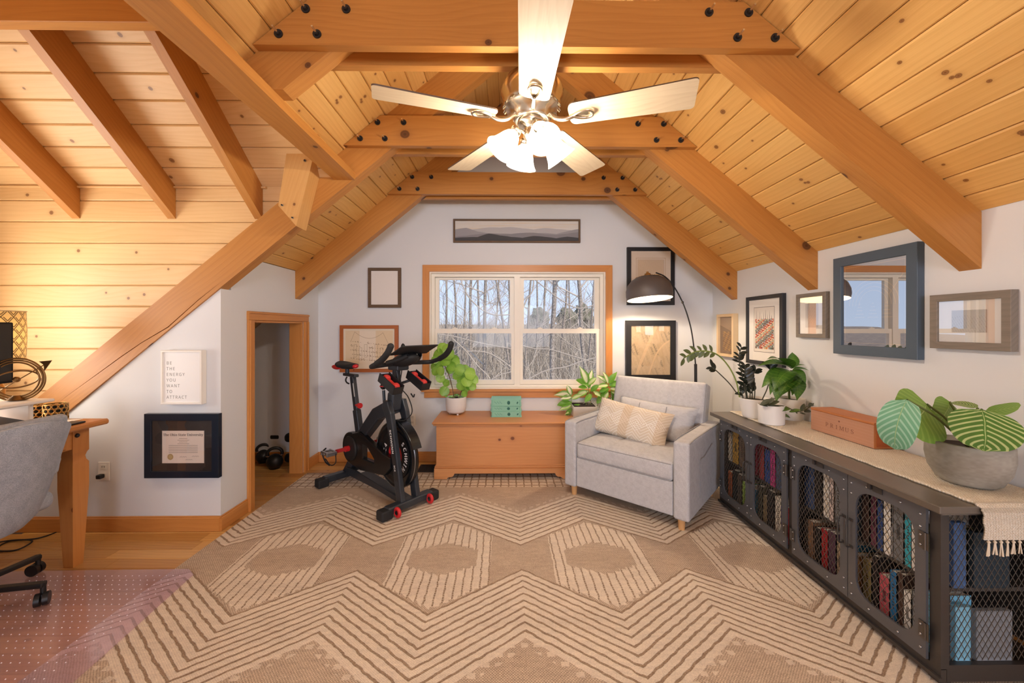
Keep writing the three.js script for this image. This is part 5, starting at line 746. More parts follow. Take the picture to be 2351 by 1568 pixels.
{ // woven runner over the cabinet
  const kn = dataTex(256, 256, (i, j) => { const a = Math.sin((i + 3 * Math.sin(j * 0.4)) * 0.42) * 0.5 + 0.5, b = hash(i >> 2, j >> 2, 61), v = 0.35 * a + 0.4 * b + 0.25 * hash(i, j, 62); const c = mix3([196, 178, 150], [255, 250, 238], v); return c; }); kn.repeat.set(2, 9);
  const mt = std({ map: kn, bumpMap: kn, bumpScale: 0.008, roughness: 1 }), r = thing('table_runner', 'chunky cream woven runner with fringe over the metal cabinet', 'runner', [0, 0, 0]);
  const x0 = 1.606, x1 = 1.93, y = CT + 0.0005, th = 0.007, dn = CN - 0.043, df = 2.785; // profile along the length, then across
  const path = [[df, y], [dn + 0.02, y], [dn + 0.004, y - 0.002], [dn - 0.006, y - 0.014], [dn - 0.009, y - 0.05], [dn - 0.009, y - 0.105]], nx = 16, P2 = []; for (let k = 0; k < path.length - 1; k++) { const m = k ? 3 : 60; for (let i = 0; i < m; i++) P2.push([path[k][0] + (path[k + 1][0] - path[k][0]) * i / m, path[k][1] + (path[k + 1][1] - path[k][1]) * i / m]); } P2.push(path[path.length - 1]);
  const pos = [], uv = [], idx = []; for (const s of [1, 0]) P2.forEach(([d, yy], j) => { for (let i = 0; i <= nx; i++) { const e = (i === 0 || i === nx) ? 0.003 * Math.sin(j * 1.9) : 0, hang = j > 62; const nz = vn(j * 0.7, i * 0.9, 63) * 0.003; pos.push(x0 + (x1 - x0) * i / nx + e, yy + (hang ? 0 : s * (th + nz)), -d + (hang ? s * (th) : 0)); uv.push(i / nx, j / P2.length); } });
  const R = P2.length, S = R * (nx + 1); for (let s = 0; s < 2; s++) for (let j = 0; j < R - 1; j++) for (let i = 0; i < nx; i++) { const a = s * S + j * (nx + 1) + i, b = a + nx + 1; s ? idx.push(a, a + 1, b, a + 1, b + 1, b) : idx.push(a, b, a + 1, a + 1, b, b + 1); }
  for (let j = 0; j < R - 1; j++) for (const i of [0, nx]) { const a = j * (nx + 1) + i, b = a + nx + 1; i ? idx.push(a, b, a + S, b, b + S, a + S) : idx.push(a, a + S, b, b, a + S, b + S); }
  const g = new THREE.BufferGeometry(); g.setAttribute('position', new THREE.Float32BufferAttribute(pos, 3)); g.setAttribute('uv', new THREE.Float32BufferAttribute(uv, 2)); g.setIndex(idx); g.computeVertexNormals(); mk('cloth', g, new THREE.MeshStandardMaterial({ ...{}, map: kn, bumpMap: kn, bumpScale: 0.008, roughness: 1, side: THREE.DoubleSide }), r);
  for (let i = 0; i < 15; i++) { const x = x0 + 0.012 + i * 0.0212, L = rr(0.045, 0.07), f = []; for (let k = 0; k < 5; k++) { const ox = rr(-0.008, 0.008); f.push(tube([[x, y - 0.10, -dn + 0.013], [x + ox * 0.3, y - 0.118, -dn + 0.015], [x + ox, y - 0.105 - L, -dn + 0.014 + rr(-0.003, 0.004)]], 0.0017, 8, 5)); } mk('tassel', [...f, ball(0.005, x, y - 0.112, -dn + 0.0145, 8)], plain(0xe6d8c0, 1), r); }
}
{ // wooden wine box
  const p = thing('wooden_box', 'reddish wooden wine box with burnt lettering on the runner', 'box', [1.872, CT + 0.0115, -2.09], 0.03);
  const tw = canvasTex(1024, 340, (g, w, h) => { g.fillStyle = '#bf9077'; g.fillRect(0, 0, w, h); for (let i = 0; i < 260; i++) { g.strokeStyle = `rgba(${i % 2 ? '220,165,125' : '130,74,44'},0.14)`; g.lineWidth = 1 + (i % 4); const y = (i * 97) % h; g.beginPath(); g.moveTo(0, y); g.bezierCurveTo(w * 0.3, y + 12, w * 0.6, y - 14, w, y + 6); g.stroke(); } g.fillStyle = '#7a4a34'; g.font = '92px serif'; g.textAlign = 'center'; [...'PRIMUS'].forEach((c, i) => g.fillText(c, 290 + i * 84, 215)); g.beginPath(); g.arc(500, 80, 14, 0, 7); g.fill(); });
  const wood = std({ map: texChest, color: 0xe8d2c4, roughness: 0.5 }), L = 0.385, W = 0.135, H = 0.128;
  mk('body', [timber(W, H - 0.012, L, 0, (H - 0.012) / 2, 0, 0.002)], wood, p); mk('lid', timber(W + 0.004, 0.012, L + 0.002, 0, H - 0.006, 0, 0.002), wood, p);
  const s = mk('lettered_side', new THREE.PlaneGeometry(L - 0.004, H - 0.014), std({ map: tw, roughness: 0.55 }), p); s.rotation.y = -PI / 2; s.position.set(-W / 2 - 0.0006, (H - 0.012) / 2, 0);
  mk('end_panel', rbox(W - 0.02, H - 0.03, 0.003, 0.001, 0, (H - 0.012) / 2, L / 2 + 0.0005), std({ map: texChest, color: 0xd6a47c, roughness: 0.5 }), p);
}
// ---------- framed pictures ----------
const picGlass = phys({ color: 0xffffff, roughness: 0, transmission: 1, thickness: 0, ior: 1.52 });
const coated = (o) => std({ color: 0xffffff, metalness: 1, roughness: 0.0, transparent: true, opacity: o });
/** picture built around its own middle, hanging in the x,y plane, front towards +z, back at z = 0 */
function picture(name, label, w, h, dep, bar, frameMat, print, o = {}) {
  const p = thing(name, label, 'picture'); const s = new THREE.Shape(); s.moveTo(-w / 2, -h / 2); s.lineTo(w / 2, -h / 2); s.lineTo(w / 2, h / 2); s.lineTo(-w / 2, h / 2);
  s.holes.push(hole(-w / 2 + bar, w / 2 - bar, -h / 2 + bar, h / 2 - bar));
  mk('frame', uvPlanar(new THREE.ExtrudeGeometry(s, { depth: dep - 0.004, bevelEnabled: true, bevelSize: 0.0015, bevelThickness: 0.002, bevelSegments: 1 }).translate(0, 0, 0.002), (x, y, z) => (x + z) / 0.8 + 0.3, (x, y, z) => (y + z) / 0.8 + 0.2), frameMat, p);
  const iw = w - 2 * bar + 0.002, ih = h - 2 * bar + 0.002, zi = dep - (o.inset || 0.008);
  mk('backing', box(iw, ih, Math.max(0.002, zi - 0.004), 0, 0, (zi - 0.004) / 2), M.paper, p);
  if (o.mat) mk('mat_board', box(iw, ih, 0.001, 0, 0, zi - 0.0025), o.mat, p);
  const [px, py, pw, ph] = o.area || [0, 0, iw, ih];
  mk('print', uvPlanar(new THREE.PlaneGeometry(pw, ph).translate(px, py, zi - 0.0012), x => (x - px) / pw + 0.5, (x, y) => (y - py) / ph + 0.5), print, p);
  if (o.lip) { const q = new THREE.Shape(); q.moveTo(-iw / 2, -ih / 2); q.lineTo(iw / 2, -ih / 2); q.lineTo(iw / 2, ih / 2); q.lineTo(-iw / 2, ih / 2); q.holes.push(hole(-iw / 2 + o.lip, iw / 2 - o.lip, -ih / 2 + o.lip, ih / 2 - o.lip)); mk('liner', extr(q, 0.004).translate(0, 0, zi - 0.001), o.lipMat || M.white, p); }
  if (o.glass) mk('glass', new THREE.PlaneGeometry(iw, ih).translate(0, 0, zi + 0.002), o.glass, p);
  return p;
}
const tex = (w, h, f) => std({ map: canvasTex(w, h, f), roughness: 0.8 });
const onBack = (p, x0, y0, x1, y1, dep) => { const a = at(x0, y0, DB - dep), b = at(x1, y1, DB - dep); p.position.set((a.x + b.x) / 2, (a.y + b.y) / 2, -DB + 0.001); };
const size = (x0, y0, x1, y1, d) => { const a = at(x0, y0, d), b = at(x1, y1, d); return [Math.abs(b.x - a.x), Math.abs(b.y - a.y)]; };
{
  const brownWood = std({ map: texGrey, color: 0xb09478, roughness: 0.7 }), goldWood = std({ map: texChest, color: 0xd0a878, roughness: 0.45 }), greyWood = std({ map: texGrey, color: 0xd8d4ce, roughness: 0.7 });
  // layered mountains
  let [w, h] = size(1041, 503, 1332, 557, DB - 0.02);
  let p = picture('picture_frame', 'long narrow picture of layered grey mountains above the window', w, h, 0.025, 0.014, brownWood, tex(1024, 190, (g, W, H) => { g.fillStyle = '#d9d4cd'; g.fillRect(0, 0, W, H); for (let i = 0; i < 40; i++) { g.fillStyle = `rgba(${i % 3 ? '226,196,160' : '190,192,194'},0.18)`; g.fillRect((i * 211) % W - 100, 10 + (i * 37) % 62, 260, 5); } const ridge = (c, pts) => { g.fillStyle = c; g.beginPath(); g.moveTo(0, H); pts.forEach((y, i) => { const x = i * W / (pts.length - 1); i ? g.quadraticCurveTo(x - W / (pts.length - 1) / 2, (y + pts[i - 1]) / 2 - 3, x, y) : g.lineTo(x, y); }); g.lineTo(W, H); g.fill(); }; ridge('#b7b5b6', [90, 92, 76, 62, 64, 58, 70, 80, 66, 76, 84, 92]); ridge('#9d9b9f', [82, 66, 100, 118, 130, 132, 124, 118, 112, 122, 96, 74]); ridge('#8a888c', [150, 140, 126, 118, 120, 122, 112, 110, 124, 130, 118, 104]); ridge('#4a4a4d', [160, 154, 152, 118, 136, 150, 158, 140, 148, 162, 146, 158]); }), { inset: 0.012 }); onBack(p, 1041, 503, 1332, 557, 0.02);
  [w, h] = size(845, 615, 920, 706, DB - 0.02);
  p = picture('picture_frame', 'small brown frame around a plain pale sheet beside the window', w, h, 0.022, 0.026, brownWood, plain(0xe9e4df, 0.9), {}); onBack(p, 845, 615, 920, 706, 0.02);
  [w, h] = size(781, 747, 914, 854, DB - 0.02);
  p = picture('picture_frame', 'gilded wooden frame with a faint line drawing behind the bike', w, h, 0.032, 0.03, goldWood, tex(640, 480, (g, W, H) => { g.fillStyle = '#e3cfae'; g.fillRect(0, 0, W, H); g.fillStyle = 'rgba(240,232,220,0.6)'; g.fillRect(200, 0, 200, H); g.strokeStyle = '#94795a'; g.lineWidth = 2.5; g.beginPath(); g.moveTo(90, 160); g.lineTo(140, 40); g.quadraticCurveTo(320, 190, 490, 50); g.lineTo(560, 190); g.stroke(); for (let i = 0; i < 150; i++) { const x = 90 + (i * 83) % 460, y = 150 + (i * 59) % 250; if (x > 210 && x < 300 && y < 260) continue; g.beginPath(); g.arc(x, y, 3 + i % 8, 0, 2 + i % 4); g.stroke(); } for (let i = 0; i < 6; i++) { g.strokeRect(130 + i * 65, 190 + (i % 2) * 40, 34, 150); } }), { lip: 0.02, lipMat: plain(0xe8dcc6, 0.7), inset: 0.014 }); onBack(p, 781, 747, 914, 854, 0.02);
  [w, h] = size(1440, 568, 1548, 700, DB - 0.02);
  p = picture('picture_frame', 'black framed antique print partly hidden by the arc lamp shade', w, h, 0.03, 0.034, M.black, tex(512, 640, (g, W, H) => { g.fillStyle = '#d7c6b2'; g.fillRect(0, 0, W, H); g.strokeStyle = '#b3916e'; g.lineWidth = 4; g.strokeRect(70, 90, W - 140, H - 150); g.strokeRect(92, 114, W - 184, H - 198); g.fillStyle = '#cdb497'; g.fillRect(96, 118, W - 192, H - 206); for (let i = 0; i < 400; i++) { g.fillStyle = `rgba(150,110,80,${0.1 + (i % 4) * 0.05})`; g.fillRect(100 + (i * 89) % 300, 124 + (i * 131) % 420, 3 + i % 9, 2); } }), { glass: picGlass }); onBack(p, 1440, 568, 1548, 700, 0.02);
  [w, h] = size(1437, 736, 1550, 872, DB - 0.02);
  p = picture('picture_frame', 'thick black frame around a sepia aerial map above the armchair', w, h, 0.035, 0.047, M.black, tex(640, 768, (g, W, H) => { g.fillStyle = '#b8a284'; g.fillRect(0, 0, W, H); for (let i = 0; i < 2600; i++) { const x = (i * 193.7) % W, y = (i * 311.3) % H, k = Math.sin(x * 0.02) * Math.cos(y * 0.017); g.fillStyle = k > 0.1 ? `rgba(84,82,70,${0.15 + (i % 5) * 0.08})` : `rgba(205,182,150,${0.2 + (i % 4) * 0.1})`; g.save(); g.translate(x, y); g.rotate(i); g.fillRect(0, 0, 4 + i % 22, 2 + i % 5); g.restore(); } g.strokeStyle = '#c8ae8c'; g.lineWidth = 44; g.beginPath(); g.moveTo(420, -20); g.bezierCurveTo(340, 200, 200, 420, 90, 790); g.stroke(); g.lineWidth = 26; g.beginPath(); g.moveTo(660, 220); g.bezierCurveTo(420, 330, 380, 500, 280, 790); g.stroke(); }), { glass: picGlass, inset: 0.012 }); onBack(p, 1437, 736, 1550, 872, 0.02);
  // right-hand wall: depth of the far and near edges, heights, thickness
  const side = (label, dn, df, y0, y1, dep, bar, mat, pr, o) => { const q = picture('picture_frame', label, df - dn, y1 - y0, dep, bar, mat, pr, o); q.rotation.y = -PI / 2; q.position.set(XR - 0.001, (y0 + y1) / 2, -(dn + df) / 2); return q; };
  side('small pale wooden frame around an old brown landscape beside the wall corner', 3.285, 3.545, 1.019, 1.392, 0.045, 0.022, plain(0xe2c79c, 0.6), tex(256, 448, (g, W, H) => { const q = g.createLinearGradient(0, 0, 0, H); q.addColorStop(0, '#a5917e'); q.addColorStop(1, '#6f5a45'); g.fillStyle = q; g.fillRect(0, 0, W, H); g.fillStyle = '#7d6b5c'; g.beginPath(); g.moveTo(0, 100); g.lineTo(256, 190); g.lineTo(256, 448); g.lineTo(0, 448); g.fill(); for (let i = 0; i < 240; i++) { g.fillStyle = ['rgba(190,130,70,.3)', 'rgba(110,80,60,.35)', 'rgba(200,160,90,.25)'][i % 3]; g.beginPath(); g.arc(60 + (i * 53) % 140, 180 + (i * 79) % 230, 4 + i % 9, 0, 7); g.fill(); } }), { inset: 0.02 });
  side('black framed print of colourful crowded houses under tall thin spires', 2.715, 3.13, 0.990, 1.516, 0.03, 0.026, plain(0x24262a, 0.5), tex(512, 720, (g, W, H) => { g.fillStyle = '#e9e4dc'; g.fillRect(0, 0, W, H); const col = ['#b5533a', '#d9894a', '#8fa2ad', '#c9b48c', '#6d5a50', '#e0d6c4', '#5b7d7a', '#a43c3c', '#8b8f96']; g.fillStyle = '#4a3d38'; for (let i = 0; i < 9; i++) { const x = 60 + i * 48; g.beginPath(); g.moveTo(x - 9, 240); g.lineTo(x, 30 + (i * 67) % 110); g.lineTo(x + 9, 240); g.fill(); } for (let i = 0; i < 170; i++) { const y = 200 + Math.floor(i / 10) * 27, x = 34 + (i % 10) * 45 + (i * 17) % 20; g.fillStyle = col[(i * 7) % 9]; g.fillRect(x, y, 44, 36); g.fillStyle = '#4d3b33'; g.fillRect(x + 8, y + 10, 7, 10); g.fillRect(x + 26, y + 10, 7, 10); g.fillStyle = col[(i * 5) % 9]; g.beginPath(); g.moveTo(x - 3, y); g.lineTo(x + 22, y - 16); g.lineTo(x + 47, y); g.fill(); } g.strokeStyle = '#3a3634'; g.lineWidth = 6; g.strokeRect(3, 3, W - 6, H - 6); }), { mat: plain(0xf0eeea, 0.9), area: [0, 0.005, 0.235, 0.345], glass: picGlass });
  side('small grey wooden frame around a sketched portrait in a wide mat', 2.345, 2.585, 1.209, 1.492, 0.028, 0.022, greyWood, tex(256, 384, (g, W, H) => { g.fillStyle = '#cfcac4'; g.fillRect(0, 0, W, H); for (let i = 0; i < 300; i++) { g.strokeStyle = `rgba(70,66,62,${0.1 + (i % 4) * 0.08})`; g.beginPath(); const x = 60 + (i * 37) % 140, y = 60 + (i * 71) % 260; g.arc(x, y, 6 + i % 14, i, i + 2); g.stroke(); } }), { mat: plain(0xf2efe8, 0.9), area: [0.004, 0, 0.105, 0.155], glass: coated(0.25) });
  side('large blue-grey frame whose glass mirrors the window', 1.808, 2.278, 1.121, 1.677, 0.035, 0.05, plain(0x4b5a68, 0.5), tex(512, 640, (g, W, H) => { g.fillStyle = '#1d2c4a'; g.fillRect(0, 0, W, H); g.strokeStyle = '#a58a62'; g.lineWidth = 5; g.strokeRect(24, 24, W - 48, H - 48); for (let i = 0; i < 4; i++) { g.beginPath(); g.arc(256, 330, 110 + i * 28, PI, 2 * PI); g.stroke(); } for (const x of [150, 256, 362]) for (let k = 0; k < 5; k++) { g.beginPath(); g.moveTo(x - 40 + k * 8, 420 - k * 26); g.lineTo(x + 40 - k * 8, 420 - k * 26); g.stroke(); } for (const s of [-1, 1]) { g.beginPath(); g.moveTo(256 + s * 220, 120); g.lineTo(256 + s * 120, 260); g.stroke(); } }), { glass: coated(0.55), inset: 0.012 });
  side('wide grey wooden frame around a small photograph beside the large blue frame', 1.470, 1.755, 1.180, 1.417, 0.032, 0.028, greyWood, tex(384, 256, (g, W, H) => { g.fillStyle = '#b9b6b0'; g.fillRect(0, 0, W, H); for (let i = 0; i < 700; i++) { g.fillStyle = `rgba(${i % 3 ? '90,86,82' : '170,120,110'},${0.1 + (i % 5) * 0.06})`; g.fillRect((i * 97) % W, 60 + (i * 61) % 190, 3 + i % 7, 4 + i % 6); } }), { mat: plain(0xf4f2ec, 0.9), area: [0, 0, 0.125, 0.095], glass: coated(0.35) });
  // nook wall
  const nook = (label, x0, y0, x1, y1, dep, bar, mat, pr, o) => { const a = at(x0, y0, 2.45 - dep), b = at(x1, y1, 2.45 - dep), q = picture('picture_frame', label, b.x - a.x, a.y - b.y, dep, bar, mat, pr, o); q.position.set((a.x + b.x) / 2, (a.y + b.y) / 2, -2.449); return q; };
  nook('white wooden box frame with a printed motto on the nook wall', 369, 805, 462, 928, 0.042, 0.009, plain(0xf0ece4, 0.6), tex(512, 680, (g, W, H) => { g.fillStyle = '#f4f3f1'; g.fillRect(0, 0, W, H); g.fillStyle = '#7d7b78'; g.font = '56px sans-serif'; ['BE', 'THE', 'ENERGY', 'YOU', 'WANT', 'TO', 'ATTRACT'].forEach((t, i) => { let x = 44; for (const c of t) { g.fillText(c, x, 170 + i * 76); x += g.measureText(c).width + 9; } }); }), { inset: 0.008 });
  const back = scene.children[scene.children.length - 1]; mk('side_strip', box(0.001, at(0, 805, 2.41).y - at(0, 928, 2.41).y - 0.006, 0.036, (at(462, 0, 2.408).x - at(369, 0, 2.408).x) / 2 + 0.0008, 0, 0.02), plain(0xddb98a, 0.6), back);
  nook('glossy navy frame with a university diploma on the nook wall', 331, 951, 501, 1097, 0.032, 0.040, plain(0x1b2432, 0.25), tex(800, 600, (g, W, H) => { g.fillStyle = '#e9dccf'; g.fillRect(0, 0, W, H); g.strokeStyle = '#3a3230'; g.lineWidth = 6; g.strokeRect(4, 4, W - 8, H - 8); g.fillStyle = '#2c2624'; g.textAlign = 'center'; g.font = 'bold 58px serif'; g.fillText('The Ohio State University', W / 2, 100); g.fillStyle = '#6a5c52'; for (let i = 0; i < 9; i++) { const y = 140 + i * 32, n = i < 4 ? 150 + (i % 2) * 60 : 540; for (let x = W / 2 - n / 2; x < W / 2 + n / 2; x += 13) g.fillRect(x, y + (x * 7 % 4), 8, 9); } g.fillStyle = '#c2a878'; g.beginPath(); g.arc(160, 480, 56, 0, 7); g.fill(); g.strokeStyle = '#9c8458'; g.beginPath(); g.arc(160, 480, 42, 0, 7); g.stroke(); g.strokeStyle = '#4a3f3a'; g.lineWidth = 3; for (const [x, y] of [[330, 480], [560, 470], [440, 530]]) { g.beginPath(); g.moveTo(x, y); for (let k = 1; k < 10; k++) g.lineTo(x + k * 15, y + 10 * Math.sin(k * 2.3)); g.stroke(); } }), { mat: plain(0x2b2320, 0.8), area: [0.005, -0.008, 0.262, 0.205], glass: phys({ color: 0xffffff, roughness: 0, transmission: 1, thickness: 0, ior: 1.9 }) });
}
// ---------- outlets and floor register ----------
function outlet(label, pos, turn) { const o = thing('wall_outlet', label, 'outlet', pos, turn); mk('plate', rbox(0.07, 0.115, 0.005, 0.003, 0, 0, 0.0025), plain(0xeeece6, 0.4), o); for (const y of [0.026, -0.026]) { const s = mk('socket', rbox(0.034, 0.03, 0.003, 0.001, 0, y, 0.006), plain(0xe4e2da, 0.4), o); for (const x of [-0.007, 0.007]) mk('slot', box(0.0025, 0.009, 0.001, x, y + 0.003, 0.0078), M.black, s); } return o; }
{ const a = at(946, 964, DB - 0.005); outlet('white wall outlet between the bike and the chest', [a.x, a.y, -DB + 0.0005], 0); const b = at(238, 1082, 2.445), o = outlet('white wall outlet with a black plug behind the desk leg', [b.x, b.y, -2.4495], 0); mk('plug', [rbox(0.03, 0.026, 0.03, 0.006, -0.004, -0.026, 0.022)], M.black, o); }
{ const v = thing('floor_register', 'black slatted floor register beside the chest', 'register', [-0.73, 0.0, -3.50]); mk('frame', [box(0.15, 0.006, 0.012, 0, 0.003, 0.095), box(0.15, 0.006, 0.012, 0, 0.003, -0.095), box(0.012, 0.006, 0.2, -0.07, 0.003, 0), box(0.012, 0.006, 0.2, 0.07, 0.003, 0)], M.black, v); mk('pan', box(0.13, 0.001, 0.19, 0, 0.0006, 0), M.matte, v); for (let i = 0; i < 11; i++) mk('slat', box(0.005, 0.004, 0.18, -0.055 + i * 0.011, 0.003, 0), M.black, v); }
// ---------- weights in the closet ----------
{
  const kb = (px, py, r, label, group) => { const b = onLevel(px, py, 0), k = thing('kettlebell', label, 'kettlebell', [b.x, 0, b.z - 0.03], 0.5); mk('body', ball(r, 0, r * 0.93, 0, 28), M.black, k); mk('base', cyl(r * 0.62, r * 0.7, 0.012, 24, 0, 0.006, 0), M.black, k); const h = []; for (let i = 0; i <= 14; i++) { const a = -0.5 + i / 14 * (PI + 1.0); h.push([Math.cos(a) * r * 0.86, r * 2.0 + Math.sin(a) * r * 0.72, 0]); } mk('handle', tube(h, r * 0.2, 30, 10), M.black, k); for (const s of [-1, 1]) mk('band', new THREE.TorusGeometry(r * 0.205, r * 0.045, 8, 18).rotateX(PI / 2).translate(s * r * 0.78, r * 1.72, 0), plain(0xd8a486, 0.3, 0.8), k); return k; };
  kb(626, 1078, 0.068, 'black kettlebell with copper bands in the middle of the closet weights'); kb(600, 1064, 0.062, 'black kettlebell partly behind the closet door casing');
  const db = (px, py, label) => { const b = onLevel(px, py, 0), d = thing('dumbbell', label, 'dumbbell', [b.x, 0, b.z - 0.10]); for (const y of [0.045, 0.235]) mk('weight', rbox(0.13, 0.085, 0.12, 0.035, 0, y, 0, 4), M.black, d); mk('handle', cyl(0.016, 0.016, 0.11, 14, 0, 0.14, 0), M.chrome, d); return d; };
  db(624, 1064, 'black adjustable dumbbell standing on end behind the kettlebells'); db(660, 1068, 'black adjustable dumbbell standing on end against the closet door jamb');
}
// ---------- desk and what stands on it ----------
const DT = 0.765;
{
  const d = thing('desk', 'rustic pine desk with tapered square legs in the dormer nook', 'desk', [0, 0, 0]);
  mk('top', [timber(0.80, 0.03, 1.38, -2.63, DT - 0.015, -1.50, 0.008)], M.desk, d);
  const leg = (x, z) => { const g = [], seg = [[0, 0.05], [0.05, 0.054], [0.42, 0.080], [0.545, 0.080], [0.56, 0.066], [0.58, 0.060], [0.60, 0.070], [0.61, 0.08], [0.735, 0.08]]; const pos = [], uv = [], idx = []; seg.forEach(([y, w]) => { for (let k = 0; k < 4; k++) { const a = [[-1, 1], [1, 1], [1, -1], [-1, -1]]; for (const e of [k, (k + 1) % 4]) { pos.push(x + a[e][0] * w / 2, y, z + a[e][1] * w / 2); uv.push(y / 2.05, k * 0.2 + (e === k ? 0 : w)); } } }); for (let j = 0; j < seg.length - 1; j++) for (let k = 0; k < 4; k++) { const a = j * 8 + k * 2, b = a + 8; idx.push(a, a + 1, b + 1, a, b + 1, b); } const e = (seg.length - 1) * 8; idx.push(0, 4, 2, 0, 6, 4); const q = new THREE.BufferGeometry(); q.setAttribute('position', new THREE.Float32BufferAttribute(pos, 3)); q.setAttribute('uv', new THREE.Float32BufferAttribute(uv, 2)); q.setIndex(idx); return toCreasedNormals(q, 0.5); };
  for (const [x, z] of [[-2.325, -2.10], [-2.94, -2.10], [-2.325, -0.90], [-2.94, -0.90]]) mk('leg', leg(x, z), M.desk, d);
  mk('apron', timber(0.022, 0.105, 1.12, -2.30, 0.6825, -1.50), M.desk, d); mk('apron', timber(0.022, 0.105, 1.12, -2.96, 0.6825, -1.50), M.desk, d); mk('apron', timber(0.54, 0.105, 0.022, -2.63, 0.6825, -2.12), M.desk, d); mk('apron', timber(0.54, 0.105, 0.022, -2.63, 0.6825, -0.88), M.desk, d);
  const dw = mk('drawer_front', timber(0.012, 0.085, 0.36, -2.284, 0.684, -1.86, 0.004), M.desk, d); mk('moulding', timber(0.010, 0.085, 0.02, -2.281, 0.684, -2.03, 0.004), M.desk, d);
  for (const [y, z] of [[0.70, -2.08]]) mk('stud', ball(0.011, -2.284, y, z, 12), M.black, d);
  mk('grommet', cyl(0.016, 0.016, 0.003, 18, -2.31, DT + 0.001, -2.11), M.black, d);
}
{
  // monitor, its riser, lamp and the small things
  const r = thing('monitor_riser', 'white monitor riser shelf with rounded end on the desk', 'riser', [0, 0, 0]);
  mk('shelf', rbox(0.26, 0.016, 0.60, 0.007, -2.435, 0.905, -1.70, 3), plain(0xefe6dc, 0.5), r); for (const z of [-1.47, -1.93]) mk('leg', rbox(0.20, 0.132, 0.02, 0.006, -2.44, DT + 0.066, z), plain(0xefe6dc, 0.5), r);
  const m = thing('monitor', 'thin black computer monitor on the white riser', 'monitor', [-2.475, 0.913, -1.64], 0); mk('panel', rbox(0.022, 0.30, 0.64, 0.006, 0, 0.235, 0), M.matte, m); mk('screen', box(0.001, 0.28, 0.62, 0.0116, 0.237, 0), plain(0x24221f, 0.6), m); mk('stand', [rbox(0.03, 0.12, 0.06, 0.006, -0.02, 0.06, 0), rbox(0.12, 0.008, 0.16, 0.004, -0.02, 0.004, 0)], M.black, m);
  const l = thing('table_lamp', 'table lamp with a gold patterned drum shade behind the monitor', 'lamp', [-2.735, DT, -2.08]);
  mk('base', lathe([[0.001, 0], [0.07, 0], [0.072, 0.01], [0.03, 0.03], [0.045, 0.12], [0.05, 0.18], [0.02, 0.26], [0.012, 0.34], [0.001, 0.34]], 28), M.gold, l);
  const lt = canvasTex(512, 256, (g, w, h) => { g.fillStyle = '#c9ae78'; g.fillRect(0, 0, w, h); g.strokeStyle = '#5a4a30'; g.lineWidth = 5; for (let i = 0; i < 16; i++) for (let j = 0; j < 8; j++) { const x = i * 32, y = j * 32; g.beginPath(); if ((i + j) % 2) { g.moveTo(x, y); g.lineTo(x + 32, y + 32); g.moveTo(x + 12, y); g.lineTo(x + 32, y + 20); } else { g.moveTo(x + 32, y); g.lineTo(x, y + 32); g.moveTo(x + 20, y); g.lineTo(x, y + 20); } g.stroke(); } }); lt.repeat.set(2, 1);
  const sh = mk('shade', lathe([[0.118, 0], [0.122, 0.13], [0.118, 0.26]], 40).translate(0, 0.335, 0), phys({ map: lt, roughness: 0.9, transmission: 0.3, thickness: 0, side: THREE.DoubleSide }), l); for (const y of [0.335, 0.595]) mk('rim', new THREE.TorusGeometry(0.1185, 0.003, 8, 48).rotateX(PI / 2).translate(0, y, 0), plain(0xd8c69c, 0.6), sh);
  mk('bulb', ball(0.028, 0, 0.46, 0, 14), std({ color: 0xffffff, emissive: 0xffe2b4, emissiveIntensity: 5 }), l); const pl = new THREE.PointLight(0xffddb0, 0.22, 0, 2); pl.name = 'table_lamp_bulb'; pl.position.set(0, 0.46, 0); pl.castShadow = true; l.add(pl);
  // armillary ornament on the riser: rings and an arrow
  const c = at(52, 884, 1.93), a = thing('armillary_ornament', 'bronze ring ornament with an arrow through it on the riser', 'ornament', [c.x, c.y, c.z]), br = plain(0x8a6a44, 0.35, 0.9);
  const tilt = 0.35; [[0.104, 0], [0.094, 0.03], [0.084, -0.02]].forEach(([rad, t]) => mk('ring', new THREE.TorusGeometry(rad, 0.004, 8, 56).rotateY(tilt + t).translate(-0.03, 0, 0), br, a)); mk('ring', new THREE.TorusGeometry(0.072, 0.004, 8, 48).rotateX(1.25).rotateZ(0.62).translate(-0.03, 0.0, 0), br, a);
  mk('sphere', ball(0.014, -0.03, 0.0, 0, 14), br, a); const e = V(0.115, 0.078, 0), q = V(-0.12, -0.06, 0); mk('shaft', rod(q, e, 0.0025, 8), br, a); const hd = new THREE.Shape(); hd.moveTo(0, 0.045); hd.lineTo(0.026, -0.012); hd.lineTo(0, 0); hd.lineTo(-0.026, -0.012); mk('arrow_head', extr(hd, 0.003).rotateZ(-PI / 2 + 0.52).translate(e.x - 0.01, e.y - 0.006, 0), br, a); mk('foot', cyl(0.035, 0.012, 0.02, 18, -0.03, -0.088 + 0.0, 0), br, a); a.position.y = 0.913 + 0.104;
